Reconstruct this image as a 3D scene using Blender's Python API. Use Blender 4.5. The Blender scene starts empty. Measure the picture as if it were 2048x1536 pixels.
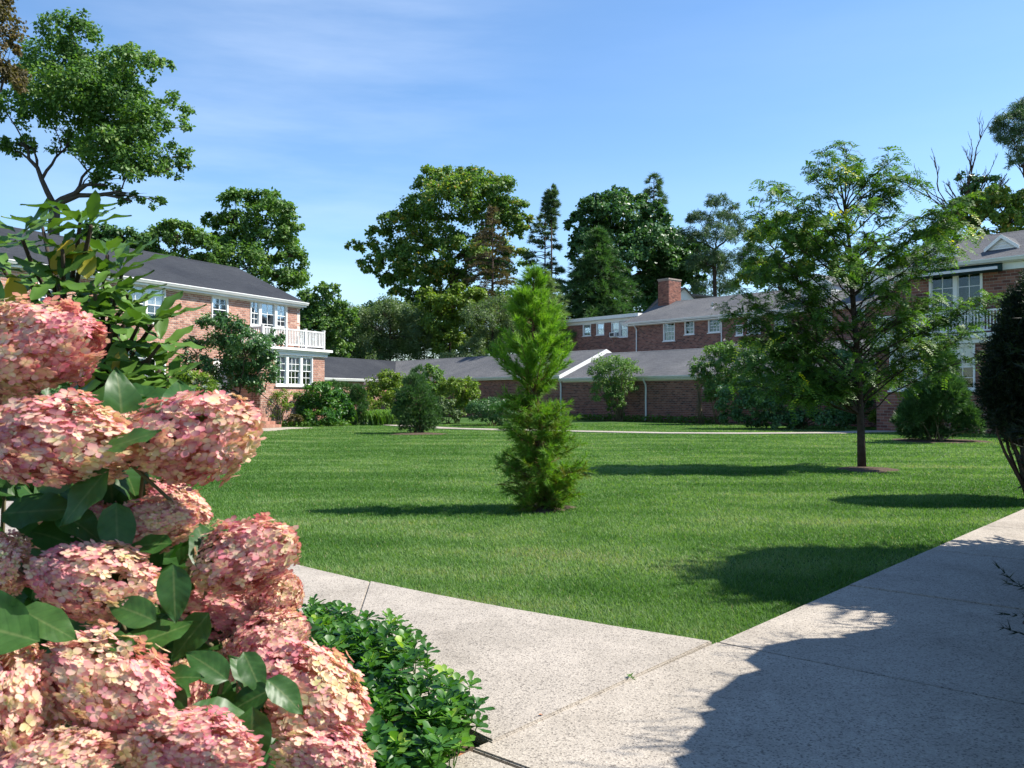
import bpy, bmesh, math, random
import numpy as np
from mathutils import Vector, Matrix
random.seed(7); rng = np.random.default_rng(11)
sc = bpy.context.scene
R = math.radians

# ---------------------------------------------------------------- camera
F = 1750.0; HZ = 796.0; CH = 1.5          # focal length in px of a 2048 wide picture, horizon row, eye height
PITCH = math.atan((HZ-768.0)/F)
cd = bpy.data.cameras.new('camera'); cam = bpy.data.objects.new('camera', cd)
sc.collection.objects.link(cam); sc.camera = cam
cam.location = (0, 0, CH); cam.rotation_euler = (R(90)+PITCH, 0, 0)
cd.sensor_width = 36.0; cd.lens = 36.0*F/2048.0; cd.clip_start = 0.05; cd.clip_end = 3000
cd.dof.use_dof = True; cd.dof.focus_distance = 9.0; cd.dof.aperture_fstop = 17.0

# ---------------------------------------------------------------- light
SUN_EL, SUN_AZ = 48.0, 6.0                # azimuth: degrees from +X towards +Y
w = bpy.data.worlds.new('World'); sc.world = w; w.use_nodes = True
nt = w.node_tree; nt.nodes.clear()
sky = nt.nodes.new('ShaderNodeTexSky'); sky.sky_type = 'NISHITA'; sky.sun_disc = False
sky.sun_elevation = R(SUN_EL); sky.sun_rotation = R(90-SUN_AZ)
sky.air_density = 1.0; sky.dust_density = 0.15; sky.ozone_density = 3.5; sky.altitude = 100
bg = nt.nodes.new('ShaderNodeBackground'); bg.inputs['Strength'].default_value = 0.096
wo = nt.nodes.new('ShaderNodeOutputWorld')
# thin cirrus streaks mixed into the sky
tc = nt.nodes.new('ShaderNodeTexCoord'); mp = nt.nodes.new('ShaderNodeMapping')
mp.inputs['Rotation'].default_value = (0.0, R(-9), R(20)); mp.inputs['Location'].default_value = (2.5, 0.75, 0.9); mp.inputs['Scale'].default_value = (1.1, 1.1, 7.0)
nz = nt.nodes.new('ShaderNodeTexNoise'); nz.inputs['Scale'].default_value = 1.7; nz.inputs['Detail'].default_value = 7; nz.inputs['Roughness'].default_value = 0.55
cr = nt.nodes.new('ShaderNodeValToRGB'); cr.color_ramp.elements[0].position = 0.36; cr.color_ramp.elements[1].position = 0.70
cr.color_ramp.elements[0].color = (0, 0, 0, 1); cr.color_ramp.elements[1].color = (0.62, 0.62, 0.62, 1)
mx = nt.nodes.new('ShaderNodeMix'); mx.data_type = 'RGBA'; mx.inputs[7].default_value = (6.6, 7.2, 8.0, 1)
L = nt.links.new
L(tc.outputs['Generated'], mp.inputs[0]); L(mp.outputs[0], nz.inputs['Vector']); L(nz.outputs[0], cr.inputs[0])

gn = nt.nodes.new('ShaderNodeMath'); gn.operation = 'MULTIPLY'; L(cr.outputs[0], gn.inputs[0]); prev = None
for (cpx, cpy, lo) in ((600, -10, .975), (470, 330, .985)):       # where the thin streaks drift
    dv = Vector(((cpx-1024)/F, 1.0, (HZ-cpy)/F)).normalized(); vm = nt.nodes.new('ShaderNodeVectorMath'); vm.operation = 'DOT_PRODUCT'; vm.inputs[1].default_value = dv; L(tc.outputs['Generated'], vm.inputs[0])
    mr_ = nt.nodes.new('ShaderNodeMapRange'); mr_.interpolation_type = 'SMOOTHSTEP'; mr_.inputs['From Min'].default_value = lo-.02; mr_.inputs['From Max'].default_value = 1.0; mr_.inputs['To Min'].default_value = .06; mr_.inputs['To Max'].default_value = .36; L(vm.outputs['Value'], mr_.inputs['Value'])
    if prev is None: prev = mr_.outputs[0]
    else: mxm = nt.nodes.new('ShaderNodeMath'); mxm.operation = 'MAXIMUM'; L(prev, mxm.inputs[0]); L(mr_.outputs[0], mxm.inputs[1]); L(mxm.outputs[0], gn.inputs[1])
L(gn.outputs[0], mx.inputs[0]); hs = nt.nodes.new('ShaderNodeHueSaturation'); hs.inputs['Saturation'].default_value = 1.10; L(sky.outputs[0], hs.inputs['Color']); L(hs.outputs[0], mx.inputs[6]); L(mx.outputs[2], bg.inputs[0]); L(bg.outputs[0], wo.inputs[0])
sd = bpy.data.lights.new('sun', 'SUN'); sd.energy = 4.4; sd.angle = R(0.53); sd.color = (1.0, 0.95, 0.86)
sun = bpy.data.objects.new('sun', sd); sc.collection.objects.link(sun)
to_sun = Vector((math.cos(R(SUN_EL))*math.cos(R(SUN_AZ)), math.cos(R(SUN_EL))*math.sin(R(SUN_AZ)), math.sin(R(SUN_EL))))
sun.rotation_euler = to_sun.to_track_quat('Z', 'Y').to_euler(); sun.location = (30, 5, 40)
sc.view_settings.view_transform = 'Standard'; sc.view_settings.look = 'None'
sc.view_settings.exposure = 1.2; sc.view_settings.gamma = 1.0

# ---------------------------------------------------------------- helpers
cp, sp = math.cos(PITCH), math.sin(PITCH)
def ray(px, py):
    x = (px-1024.0)/F; v = (768.0-py)/F
    return Vector((x, cp - v*sp, sp + v*cp))
def G(px, py, z=0.0):
    d = ray(px, py); t = (z-CH)/d.z
    return Vector((d.x*t, d.y*t, z))
def at(px, py, Y):
    d = ray(px, py); t = Y/d.y
    return Vector((d.x*t, Y, CH+d.z*t))
def topx(p):
    y = p[1]*cp + (p[2]-CH)*sp; v = -p[1]*sp + (p[2]-CH)*cp
    return 1024+F*p[0]/y, 768-F*v/y
def on_plane(px, py, o, n):
    d = ray(px, py); c = Vector((0, 0, CH)); t = (Vector(o)-c).dot(Vector(n))/d.dot(Vector(n))
    return c+d*t

def link(o, parent=None):
    sc.collection.objects.link(o)
    if parent is not None: o.parent = parent
    return o
def tag(o, label=None, cat=None, group=None, kind=None):
    if label: o['label'] = label
    if cat: o['category'] = cat
    if group: o['group'] = group
    if kind: o['kind'] = kind
    return o
def empty(name, loc, rz=0.0, label=None, cat=None, group=None):
    o = bpy.data.objects.new(name, None); o.empty_display_size = 0.2
    o.location = loc; o.rotation_euler = (0, 0, rz); link(o)
    return tag(o, label, cat, group)

class MB:
    def __init__(s): s.v = []; s.f = []
    def quad(s, a, b, c, d):
        n = len(s.v); s.v += [tuple(a), tuple(b), tuple(c), tuple(d)]; s.f.append((n, n+1, n+2, n+3))
    def poly(s, pts):
        n = len(s.v); s.v += [tuple(p) for p in pts]; s.f.append(tuple(range(n, n+len(pts))))
    def box(s, x0, x1, y0, y1, z0, z1):
        n = len(s.v)
        s.v += [(x0,y0,z0),(x1,y0,z0),(x1,y1,z0),(x0,y1,z0),(x0,y0,z1),(x1,y0,z1),(x1,y1,z1),(x0,y1,z1)]
        for q in ((3,2,1,0),(4,5,6,7),(0,1,5,4),(1,2,6,5),(2,3,7,6),(3,0,4,7)): s.f.append(tuple(n+i for i in q))
        return s
    def obox(s, o, ax, ay, az):           # box from a corner and three edge vectors
        o, ax, ay, az = map(Vector, (o, ax, ay, az)); n = len(s.v)
        for k in (o, o+ax, o+ax+ay, o+ay): s.v.append(tuple(k))
        for k in (o, o+ax, o+ax+ay, o+ay): s.v.append(tuple(k+az))
        for q in ((3,2,1,0),(4,5,6,7),(0,1,5,4),(1,2,6,5),(2,3,7,6),(3,0,4,7)): s.f.append(tuple(n+i for i in q))
        return s
    def prism(s, pts, ext):               # polygon (3d points) extruded by a vector
        e = Vector(ext); n = len(s.v); k = len(pts)
        s.v += [tuple(p) for p in pts] + [tuple(Vector(p)+e) for p in pts]
        s.f.append(tuple(range(n+k-1, n-1, -1))); s.f.append(tuple(range(n+k, n+2*k)))
        for i in range(k): j = (i+1) % k; s.f.append((n+i, n+j, n+k+j, n+k+i))
        return s
    def tube(s, path, radii, m=6):
        path = [Vector(p) for p in path]; n0 = len(s.v); k = len(path)
        if not hasattr(radii, '__len__'): radii = [radii]*k
        prev = None
        for i, p in enumerate(path):
            t = (path[min(i+1, k-1)]-path[max(i-1, 0)])
            t = t.normalized() if t.length > 1e-9 else Vector((0,0,1))
            a = prev - t*prev.dot(t) if prev is not None else (Vector((1,0,0)) if abs(t.x) < .8 else Vector((0,1,0))) 
            a = (a - t*a.dot(t)); a = a.normalized() if a.length > 1e-6 else t.orthogonal().normalized()
            b = t.cross(a); prev = a
            for j in range(m):
                th = 2*math.pi*j/m; s.v.append(tuple(p + (a*math.cos(th)+b*math.sin(th))*radii[i]))
        for i in range(k-1):
            for j in range(m):
                j2 = (j+1) % m; s.f.append((n0+i*m+j, n0+i*m+j2, n0+(i+1)*m+j2, n0+(i+1)*m+j))
        s.f.append(tuple(range(n0+m-1, n0-1, -1))); s.f.append(tuple(range(n0+(k-1)*m, n0+k*m)))
        return s
    def mesh(s, name, mat=None, smooth=False):
        me = bpy.data.meshes.new(name); me.from_pydata(s.v, [], s.f)
        if mat: me.materials.append(mat)
        if smooth: me.polygons.foreach_set('use_smooth', [True]*len(me.polygons))
        me.update(); return me
    def build(s, name, mat, parent=None, smooth=False):
        return link(bpy.data.objects.new(name, s.mesh(name, mat, smooth)), parent)

def np_mesh(name, V, Fc, mat, tint=None, smooth=False):
    """V (n,3) vertices, Fc (m,k) faces of k corners, tint per vertex"""
    V = np.asarray(V, np.float32); Fc = np.asarray(Fc, np.int32); m, k = Fc.shape
    me = bpy.data.meshes.new(name)
    me.vertices.add(len(V)); me.vertices.foreach_set('co', V.ravel())
    me.loops.add(m*k); me.loops.foreach_set('vertex_index', Fc.ravel())
    me.polygons.add(m); me.polygons.foreach_set('loop_start', np.arange(0, m*k, k, dtype=np.int32))
    if smooth: me.polygons.foreach_set('use_smooth', np.ones(m, bool))
    if tint is not None:
        at_ = me.attributes.new('tint', 'FLOAT', 'POINT'); at_.data.foreach_set('value', np.asarray(tint, np.float32))
    me.materials.append(mat); me.update(calc_edges=True); me.validate()
    return me
def np_obj(name, V, Fc, mat, parent=None, tint=None, smooth=False):
    return link(bpy.data.objects.new(name, np_mesh(name, V, Fc, mat, tint, smooth)), parent)
def nrm(a): return a/np.maximum(np.linalg.norm(a, axis=-1, keepdims=True), 1e-9)

# ---------------------------------------------------------------- materials
def new_mat(name):
    m = bpy.data.materials.new(name); m.use_nodes = True; t = m.node_tree
    return m, t, t.nodes['Principled BSDF'], t.nodes['Material Output']
def ramp(t, fac, stops):
    r = t.nodes.new('ShaderNodeValToRGB'); e = r.color_ramp.elements
    while len(e) < len(stops): e.new(0.5)
    for i, (p, c) in enumerate(stops): e[i].position = p; e[i].color = (*c, 1)
    t.links.new(fac, r.inputs[0]); return r.outputs[0]
def noise(t, scale, detail=4, rough=0.5, vec=None, coord='Object', sx=None):
    n = t.nodes.new('ShaderNodeTexNoise'); n.inputs['Scale'].default_value = scale
    n.inputs['Detail'].default_value = detail; n.inputs['Roughness'].default_value = rough
    if vec is None:
        c = t.nodes.new('ShaderNodeTexCoord'); vec = c.outputs[coord]
        if sx:
            mp = t.nodes.new('ShaderNodeMapping'); mp.inputs['Scale'].default_value = sx; t.links.new(vec, mp.inputs[0]); vec = mp.outputs[0]
    t.links.new(vec, n.inputs['Vector']); return n.outputs[0]
def bump(t, b, h, strength=0.3, dist=0.02):
    n = t.nodes.new('ShaderNodeBump'); n.inputs['Strength'].default_value = strength; n.inputs['Distance'].default_value = dist
    t.links.new(h, n.inputs['Height']); t.links.new(n.outputs[0], b.inputs['Normal'])
def mixc(t, fac, a, b, mode='MIX'):
    m = t.nodes.new('ShaderNodeMix'); m.data_type = 'RGBA'; m.blend_type = mode
    for s, i in ((fac, 0), (a, 6), (b, 7)):
        if hasattr(s, 'links'): t.links.new(s, m.inputs[i])
        elif i == 0: m.inputs[0].default_value = s
        else: m.inputs[i].default_value = (*s, 1)
    return m.outputs[2]
def plain(name, col, rough=0.6, var=0.12, scale=6.0, metal=0.0, bmp=0.0, bscale=60):
    m, t, b, o = new_mat(name)
    n = noise(t, scale, 5, 0.6)
    c0 = tuple(max(0, c*(1-var)) for c in col); c1 = tuple(min(1, c*(1+var)) for c in col)
    t.links.new(ramp(t, n, [(0.3, c0), (0.7, c1)]), b.inputs['Base Color'])
    b.inputs['Roughness'].default_value = rough; b.inputs['Metallic'].default_value = metal
    if rough >= .9: b.inputs['Specular IOR Level'].default_value = .1
    if bmp: bump(t, b, noise(t, bscale, 3, 0.6), bmp, 0.01)
    return m
def leaf_mat(name, stops, trans=0.35, rough=0.5, spec=0.4, tcol=None, jitter=0.25, per_obj=False):
    """colour follows the 'tint' attribute plus a random value for each leaf"""
    m, t, b, o = new_mat(name)
    a = t.nodes.new('ShaderNodeAttribute'); a.attribute_name = 'tint'
    g = t.nodes.new('ShaderNodeNewGeometry')
    ma = t.nodes.new('ShaderNodeMath'); ma.operation = 'MULTIPLY_ADD'
    oi = t.nodes.new('ShaderNodeObjectInfo')
    t.links.new(oi.outputs['Random'] if per_obj else g.outputs['Random Per Island'], ma.inputs[0]); ma.inputs[1].default_value = jitter
    t.links.new(a.outputs['Fac'], ma.inputs[2])
    c = ramp(t, ma.outputs[0], stops)
    t.links.new(c, b.inputs['Base Color']); b.inputs['Roughness'].default_value = rough
    b.inputs['Specular IOR Level'].default_value = spec
    tr = t.nodes.new('ShaderNodeBsdfTranslucent')
    tint = mixc(t, 1.0, c, tcol or (1.35, 1.5, 0.55), 'MULTIPLY'); t.links.new(tint, tr.inputs[0])
    ms = t.nodes.new('ShaderNodeMixShader'); ms.inputs[0].default_value = trans
    t.links.new(b.outputs[0], ms.inputs[1]); t.links.new(tr.outputs[0], ms.inputs[2]); t.links.new(ms.outputs[0], o.inputs[0])
    return m
def brick_mat(name, stops, rough=0.85):
    m, t, b, o = new_mat(name)
    g = t.nodes.new('ShaderNodeNewGeometry'); oi = t.nodes.new('ShaderNodeObjectInfo')
    ad = t.nodes.new('ShaderNodeMath'); ad.operation = 'ADD'; t.links.new(g.outputs['Random Per Island'], ad.inputs[0]); t.links.new(oi.outputs['Random'], ad.inputs[1])
    fr = t.nodes.new('ShaderNodeMath'); fr.operation = 'FRACT'; t.links.new(ad.outputs[0], fr.inputs[0])
    c = ramp(t, fr.outputs[0], stops)
    n = noise(t, 0.5, 4, 0.6, vec=g.outputs['Position']); n2 = noise(t, 40, 3, 0.6, vec=g.outputs['Position'])
    c = mixc(t, 1.0, c, ramp(t, n, [(0.3, (0.8, 0.78, 0.76)), (0.7, (1.12, 1.1, 1.08))]), 'MULTIPLY')
    c = mixc(t, 1.0, c, ramp(t, n2, [(0.3, (0.85, 0.85, 0.85)), (0.7, (1.1, 1.1, 1.1))]), 'MULTIPLY')
    t.links.new(c, b.inputs['Base Color']); b.inputs['Roughness'].default_value = rough
    bump(t, b, n2, 0.4, 0.01); return m

M = {}
M['white'] = plain('white_paint', (0.74, 0.74, 0.72), 0.45, 0.05, 3)
M['siding'] = plain('white_siding', (0.62, 0.64, 0.66), 0.5, 0.05, 3)
M['mortar'] = plain('pale_mortar', (0.58, 0.52, 0.46), 0.95, 0.15, 5, bmp=0.3)
M['mortar2'] = plain('grey_mortar', (0.30, 0.25, 0.22), 0.95, 0.15, 5, bmp=0.3)
M['brick'] = brick_mat('salmon_brick', [(0.0, (0.22, 0.10, 0.075)), (0.12, (0.33, 0.155, 0.11)), (0.5, (0.41, 0.205, 0.145)), (0.85, (0.48, 0.255, 0.185)), (1.0, (0.52, 0.33, 0.25))])
M['brick2'] = brick_mat('red_brown_brick', [(0.0, (0.09, 0.035, 0.03)), (0.25, (0.17, 0.065, 0.05)), (0.6, (0.24, 0.09, 0.065)), (1.0, (0.30, 0.14, 0.10))])
def roof_mat(name, c0, c1, sc_=1.0):
    m, t, b, o = new_mat(name)
    n = noise(t, 3.0, 6, 0.7, sx=(0.6*sc_, 4*sc_, 4*sc_)); n2 = noise(t, 9.0, 3, 0.7, sx=(1.2, 6, 6)); n3 = noise(t, 0.35, 3, 0.5)
    c = ramp(t, n, [(0.3, c0), (0.7, c1)])
    c = mixc(t, 1.0, c, ramp(t, n2, [(0.35, (0.62, 0.62, 0.65)), (0.65, (1.35, 1.35, 1.33))]), 'MULTIPLY')
    c = mixc(t, 1.0, c, ramp(t, n3, [(0.3, (0.78, 0.79, 0.83)), (0.7, (1.18, 1.16, 1.14))]), 'MULTIPLY')
    t.links.new(c, b.inputs['Base Color']); b.inputs['Roughness'].default_value = 0.95; b.inputs['Specular IOR Level'].default_value = 0.15
    wv = t.nodes.new('ShaderNodeTexWave'); wv.wave_type = 'BANDS'; wv.bands_direction = 'Y'; wv.wave_profile = 'SAW'
    wv.inputs['Scale'].default_value = 2.2; wv.inputs['Distortion'].default_value = 0.3
    tcn = t.nodes.new('ShaderNodeTexCoord'); t.links.new(tcn.outputs['Object'], wv.inputs['Vector'])
    ad = t.nodes.new('ShaderNodeMath'); ad.operation = 'MULTIPLY_ADD'; t.links.new(wv.outputs['Fac'], ad.inputs[0]); ad.inputs[1].default_value = 0.5; t.links.new(n2, ad.inputs[2])
    bump(t, b, ad.outputs[0], 0.5, 0.03); return m
M['roof'] = roof_mat('slate_grey_shingles', (0.024, 0.027, 0.033), (0.044, 0.048, 0.056))
M['roof2'] = roof_mat('grey_shingles', (0.088, 0.089, 0.092), (0.155, 0.156, 0.160))
M['iron'] = plain('black_iron', (0.02, 0.02, 0.022), 0.5, 0.2)
M['awning'] = plain('dark_green_canvas', (0.005, 0.045, 0.045), 0.7, 0.15)
M['curtain'] = plain('white_curtain', (0.75, 0.74, 0.70), 0.9, 0.06, 8)
M['dark'] = plain('dark_interior', (0.03, 0.03, 0.03), 0.9)
M['metal'] = plain('grey_metal', (0.45, 0.45, 0.46), 0.4, 0.1, metal=0.6)
M['bark'] = plain('brown_bark', (0.06, 0.045, 0.036), 0.95, 0.4, 9, bmp=0.8, bscale=25)
M['bark_grey'] = plain('grey_bark', (0.075, 0.066, 0.06), 0.95, 0.3, 5, bmp=0.8, bscale=12)
M['bark_red'] = plain('reddish_bark', (0.14, 0.07, 0.045), 0.95, 0.4, 14, bmp=0.8, bscale=40)
M['twig'] = plain('green_brown_twig', (0.12, 0.10, 0.05), 0.8, 0.3, 9)
M['shade_core'] = plain('shade_toned_core', (0.010, 0.022, 0.010), 0.9, 0.4, 18, bmp=1.0, bscale=30)  # near black for the solid crown cores, shade put into the colour
M['mulch'] = plain('brown_mulch', (0.085, 0.062, 0.045), 1.0, 0.5, 30, bmp=1.0, bscale=45)
def glass():
    m, t, b, o = new_mat('window_glass')
    tr = t.nodes.new('ShaderNodeBsdfTransparent'); tr.inputs[0].default_value = (0.93, 0.95, 0.96, 1)
    gl = t.nodes.new('ShaderNodeBsdfGlossy'); gl.inputs['Roughness'].default_value = 0.02; gl.inputs[0].default_value = (0.9, 0.95, 1, 1)
    fr = t.nodes.new('ShaderNodeFresnel'); fr.inputs[0].default_value = 1.45
    ad = t.nodes.new('ShaderNodeMath'); ad.operation = 'MULTIPLY_ADD'; t.links.new(fr.outputs[0], ad.inputs[0]); ad.inputs[1].default_value = 0.8; ad.inputs[2].default_value = 0.0
    ms = t.nodes.new('ShaderNodeMixShader'); t.links.new(ad.outputs[0], ms.inputs[0]); t.links.new(tr.outputs[0], ms.inputs[1]); t.links.new(gl.outputs[0], ms.inputs[2])
    t.links.new(ms.outputs[0], o.inputs[0]); t.nodes.remove(b); return m
M['glass'] = glass()
def concrete():
    m, t, b, o = new_mat('exposed_aggregate_concrete')
    g = t.nodes.new('ShaderNodeNewGeometry'); P = g.outputs['Position']
    vo = t.nodes.new('ShaderNodeTexVoronoi'); vo.inputs['Scale'].default_value = 120; t.links.new(P, vo.inputs['Vector'])
    n1 = noise(t, 105, 4, 0.7, vec=P); n2 = noise(t, 1.6, 5, 0.6, vec=P); n3 = noise(t, 9, 4, 0.6, vec=P)
    c = ramp(t, n1, [(0.26, (0.19, 0.17, 0.15)), (0.42, (0.335, 0.305, 0.27)), (0.62, (0.405, 0.37, 0.33)), (0.8, (0.47, 0.44, 0.40))])
    cs = t.nodes.new('ShaderNodeSeparateColor'); t.links.new(vo.outputs['Color'], cs.inputs[0])
    c = mixc(t, 1.0, c, ramp(t, cs.outputs[0], [(0.06, (0.45, 0.43, 0.42)), (0.2, (0.92, 0.9, 0.88)), (0.9, (1.1, 1.08, 1.05))]), 'MULTIPLY')
    c = mixc(t, 1.0, c, ramp(t, n2, [(0.3, (0.86, 0.85, 0.83)), (0.7, (1.1, 1.09, 1.08))]), 'MULTIPLY')
    c = mixc(t, 1.0, c, ramp(t, n3, [(0.3, (0.9, 0.9, 0.9)), (0.7, (1.06, 1.06, 1.06))]), 'MULTIPLY')
    oi = t.nodes.new('ShaderNodeObjectInfo'); n4 = noise(t, .55, 6, .65, vec=P)
    c = mixc(t, 1.0, c, ramp(t, oi.outputs['Random'], [(0.0, (.90, .90, .91)), (1.0, (1.05, 1.04, 1.02))]), 'MULTIPLY')
    c = mixc(t, 1.0, c, ramp(t, n4, [(0.34, (.78, .77, .75)), (0.46, (.97, .97, .96)), (0.7, (1.05, 1.05, 1.04))]), 'MULTIPLY')
    t.links.new(c, b.inputs['Base Color']); b.inputs['Roughness'].default_value = 0.9
    ad = t.nodes.new('ShaderNodeMath'); ad.operation = 'ADD'; t.links.new(n1, ad.inputs[0]); t.links.new(vo.outputs['Distance'], ad.inputs[1])
    bump(t, b, ad.outputs[0], 0.35, 0.006); return m
M['concrete'] = concrete()
def lawn_mat():
    m, t, b, o = new_mat('lawn_ground')
    g = t.nodes.new('ShaderNodeNewGeometry'); P = g.outputs['Position']
    n1 = noise(t, 0.5, 5, 0.6, vec=P); n2 = noise(t, 14, 4, 0.7, vec=P)
    c = ramp(t, n1, [(0.3, (0.040, 0.086, 0.022)), (0.55, (0.055, 0.108, 0.030)), (0.75, (0.085, 0.14, 0.052))])
    c = mixc(t, 1.0, c, ramp(t, n2, [(0.3, (0.6, 0.62, 0.55)), (0.7, (1.25, 1.25, 1.2))]), 'MULTIPLY')
    t.links.new(c, b.inputs['Base Color']); b.inputs['Roughness'].default_value = 1.0; b.inputs['Specular IOR Level'].default_value = 0.05; bump(t, b, n2, 0.6, 0.04); return m
M['lawn'] = lawn_mat()
M['grass'] = leaf_mat('grass_blades', [(0.0, (0.044, 0.112, 0.019)), (0.3, (0.074, 0.166, 0.034)), (0.6, (0.130, 0.230, 0.066)), (0.85, (0.21, 0.295, 0.125)), (1.0, (0.26, 0.26, 0.13))], 0.40, 0.6, 0.2, jitter=0.32)
GREEN = {
 'maple': [(0.0, (0.0387, 0.0853, 0.0216)), (0.4, (0.0775, 0.1656, 0.0367)), (0.8, (0.1422, 0.2509, 0.0518)), (1.0, (0.2584, 0.301, 0.0647))],
 'autumn': [(0.0, (0.0389, 0.0966, 0.0175)), (0.4, (0.0892, 0.1785, 0.0316)), (0.75, (0.1782, 0.2625, 0.0456)), (0.95, (0.4212, 0.273, 0.0527))],
 'dark': [(0.0, (0.0234, 0.0655, 0.0233)), (0.5, (0.0562, 0.1386, 0.042)), (1.0, (0.1288, 0.2394, 0.0745))],
 'greygreen': [(0.0, (0.0506, 0.0874, 0.037)), (0.5, (0.1046, 0.1638, 0.0672)), (1.0, (0.2025, 0.273, 0.126))],
 'yellowgreen': [(0.0, (0.0646, 0.1181, 0.0158)), (0.5, (0.1365, 0.2194, 0.0264)), (1.0, (0.2444, 0.3123, 0.0396))],
 'pine': [(0.0, (0.0281, 0.0628, 0.0312)), (0.5, (0.0653, 0.1256, 0.0602)), (1.0, (0.1401, 0.2053, 0.1071))],
 'brownish': [(0.0, (0.04, 0.036, 0.022)), (0.5, (0.085, 0.072, 0.045)), (1.0, (0.14, 0.095, 0.06))],
 'rust': [(0.0, (0.056, 0.0525, 0.02)), (0.5, (0.112, 0.0893, 0.04)), (1.0, (0.16, 0.1155, 0.06))],
 'bright': [(0.0, (0.036, 0.09, 0.012)), (0.5, (0.072, 0.162, 0.0216)), (1.0, (0.132, 0.228, 0.036))],
 'juniper': [(0.0, (0.0193, 0.0571, 0.0179)), (0.5, (0.0451, 0.1109, 0.0329)), (1.0, (0.0966, 0.1848, 0.0598))],
 'conifer': [(0.0, (0.1862, 0.1028, 0.0264)), (0.16, (0.1304, 0.1187, 0.0216)), (0.3, (0.1584, 0.2214, 0.024)), (0.6, (0.1025, 0.2452, 0.0216)), (1.0, (0.2236, 0.3795, 0.036))],
 'locust': [(0.0, (0.0348, 0.0835, 0.0144)), (0.4, (0.0695, 0.1522, 0.023)), (0.75, (0.1255, 0.2228, 0.0317)), (0.9, (0.3089, 0.3898, 0.036)), (1.0, (0.8108, 0.7425, 0.0288))],
 'pachy': [(0.0, (0.0213, 0.076, 0.0145)), (0.5, (0.0455, 0.14, 0.0218)), (0.85, (0.1138, 0.251, 0.0339)), (1.0, (0.2884, 0.4107, 0.0545))],
 'yew': [(0.0, (0.006, 0.012, 0.006)), (0.5, (0.012, 0.026, 0.011)), (1.0, (0.03, 0.05, 0.022))],  # near black: the yews' shaded side is put into the colour
 'rhodo': [(0.0, (0.0454, 0.1025, 0.0189)), (0.5, (0.0892, 0.1786, 0.0297)), (0.85, (0.1458, 0.2407, 0.0405)), (1.0, (0.432, 0.3105, 0.03))],
 'hleaf':   [(0.0, (0.024, 0.075, 0.016)), (0.5, (0.042, 0.115, 0.024)), (1.0, (0.085, 0.165, 0.04))],
}
for k, s in GREEN.items():
    M[k] = leaf_mat('leaf_'+k, s, 0.38 if k not in ('dark', 'pine', 'juniper', 'rhodo') else 0.25, 0.42 if k in ('pachy', 'rhodo', 'dark', 'hleaf') else 0.55, per_obj=k in ('rhodo', 'hleaf'), jitter=0.4 if k in ('rhodo', 'hleaf') else 0.25)
# ================================================================ SETTING
def inpoly(P, poly):
    x, y = P[:, 0], P[:, 1]; ins = np.zeros(len(P), bool); n = len(poly)
    for i in range(n):
        x0, y0 = poly[i][:2]; x1, y1 = poly[(i+1) % n][:2]
        c = ((y0 > y) != (y1 > y)) & (x < (x1-x0)*(y-y0)/((y1-y0) if y1 != y0 else 1e-9)+x0); ins ^= c
    return ins
g = MB(); g.quad((-700, -60, 0), (700, -60, 0), (700, 1200, 0), (-700, 1200, 0))
tag(g.build('lawn', M['lawn']), 'mown green lawn', None, kind='structure')

# --- the right-hand walk: straight row of concrete slabs
e0, e1 = G(1425, 1300), G(2048, 1022)
pd = (e1-e0).normalized(); pn = Vector((pd.y, -pd.x, 0))          # along, to the right
J0 = e0 + pd*0.04
PW, SL = 1.9, 2.12
walk = MB(); walk.prism([J0-pd*6.4-pn*0.0, J0-pd*6.4+pn*PW, J0+pd*26+pn*PW, J0+pd*26], (0, 0, 0.012))
walk_o = tag(walk.build('walkway', M['mulch']), 'straight concrete walkway beside the lawn', None, kind='structure')
def slab(pts, h, parent, name='slab', gap=0.013, z0=0.013):
    c = sum((Vector(p) for p in pts), Vector())/len(pts)
    P = [Vector(p)+(c-Vector(p)).normalized()*gap for p in pts]
    bm = bmesh.new()
    lo = [bm.verts.new((p.x, p.y, z0)) for p in P]; up = [bm.verts.new((p.x, p.y, h)) for p in P]
    bm.faces.new(up); n = len(P)
    for i in range(n): bm.faces.new((lo[i], lo[(i+1) % n], up[(i+1) % n], up[i]))
    bmesh.ops.bevel(bm, geom=[e for e in bm.edges if all(v in up for v in e.verts)], offset=0.007, segments=2, affect='EDGES')
    me = bpy.data.meshes.new(name); bm.to_mesh(me); bm.free(); me.materials.append(M['concrete'])
    return link(bpy.data.objects.new(name, me), parent)
for k in range(-3, 12):
    a = J0+pd*SL*k; b = J0+pd*SL*(k+1)
    slab([a, a+pn*PW, b+pn*PW, b], 0.042+random.uniform(-.004, .004), walk_o)
walk_poly = [J0-pd*6.4, J0-pd*6.4+pn*PW, J0+pd*26+pn*PW, J0+pd*26]

# --- the left-hand walk curving away behind the hydrangea
UP = [G(1425, 1300), G(1230, 1269), G(1010, 1230), G(870, 1203), G(740, 1175), G(640, 1152), G(560, 1131)]
UP += [Vector((-3.0, 8.35, 0)), Vector((-4.3, 9.5, 0)), Vector((-6.2, 11.5, 0)), Vector((-9, 15, 0))]
LO = [G(985, 1508), G(930, 1478), G(850, 1430), G(780, 1385), G(690, 1330), G(600, 1290), G(500, 1255)]
LO += [Vector((-3.6, 6.5, 0)), Vector((-5.2, 7.7, 0)), Vector((-7.6, 10.2, 0)), Vector((-10.6, 14.0, 0))]
base = MB(); base.prism(UP+LO[::-1], (0, 0, 0.010))
lw = tag(base.build('curved_walkway', M['concrete']), 'curved concrete walkway joining the straight one', None, kind='structure')
slab(UP[0:5]+LO[0:5][::-1], 0.055, lw, gap=.005); slab(UP[4:7]+LO[4:7][::-1], 0.05, lw, gap=.005)
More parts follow.
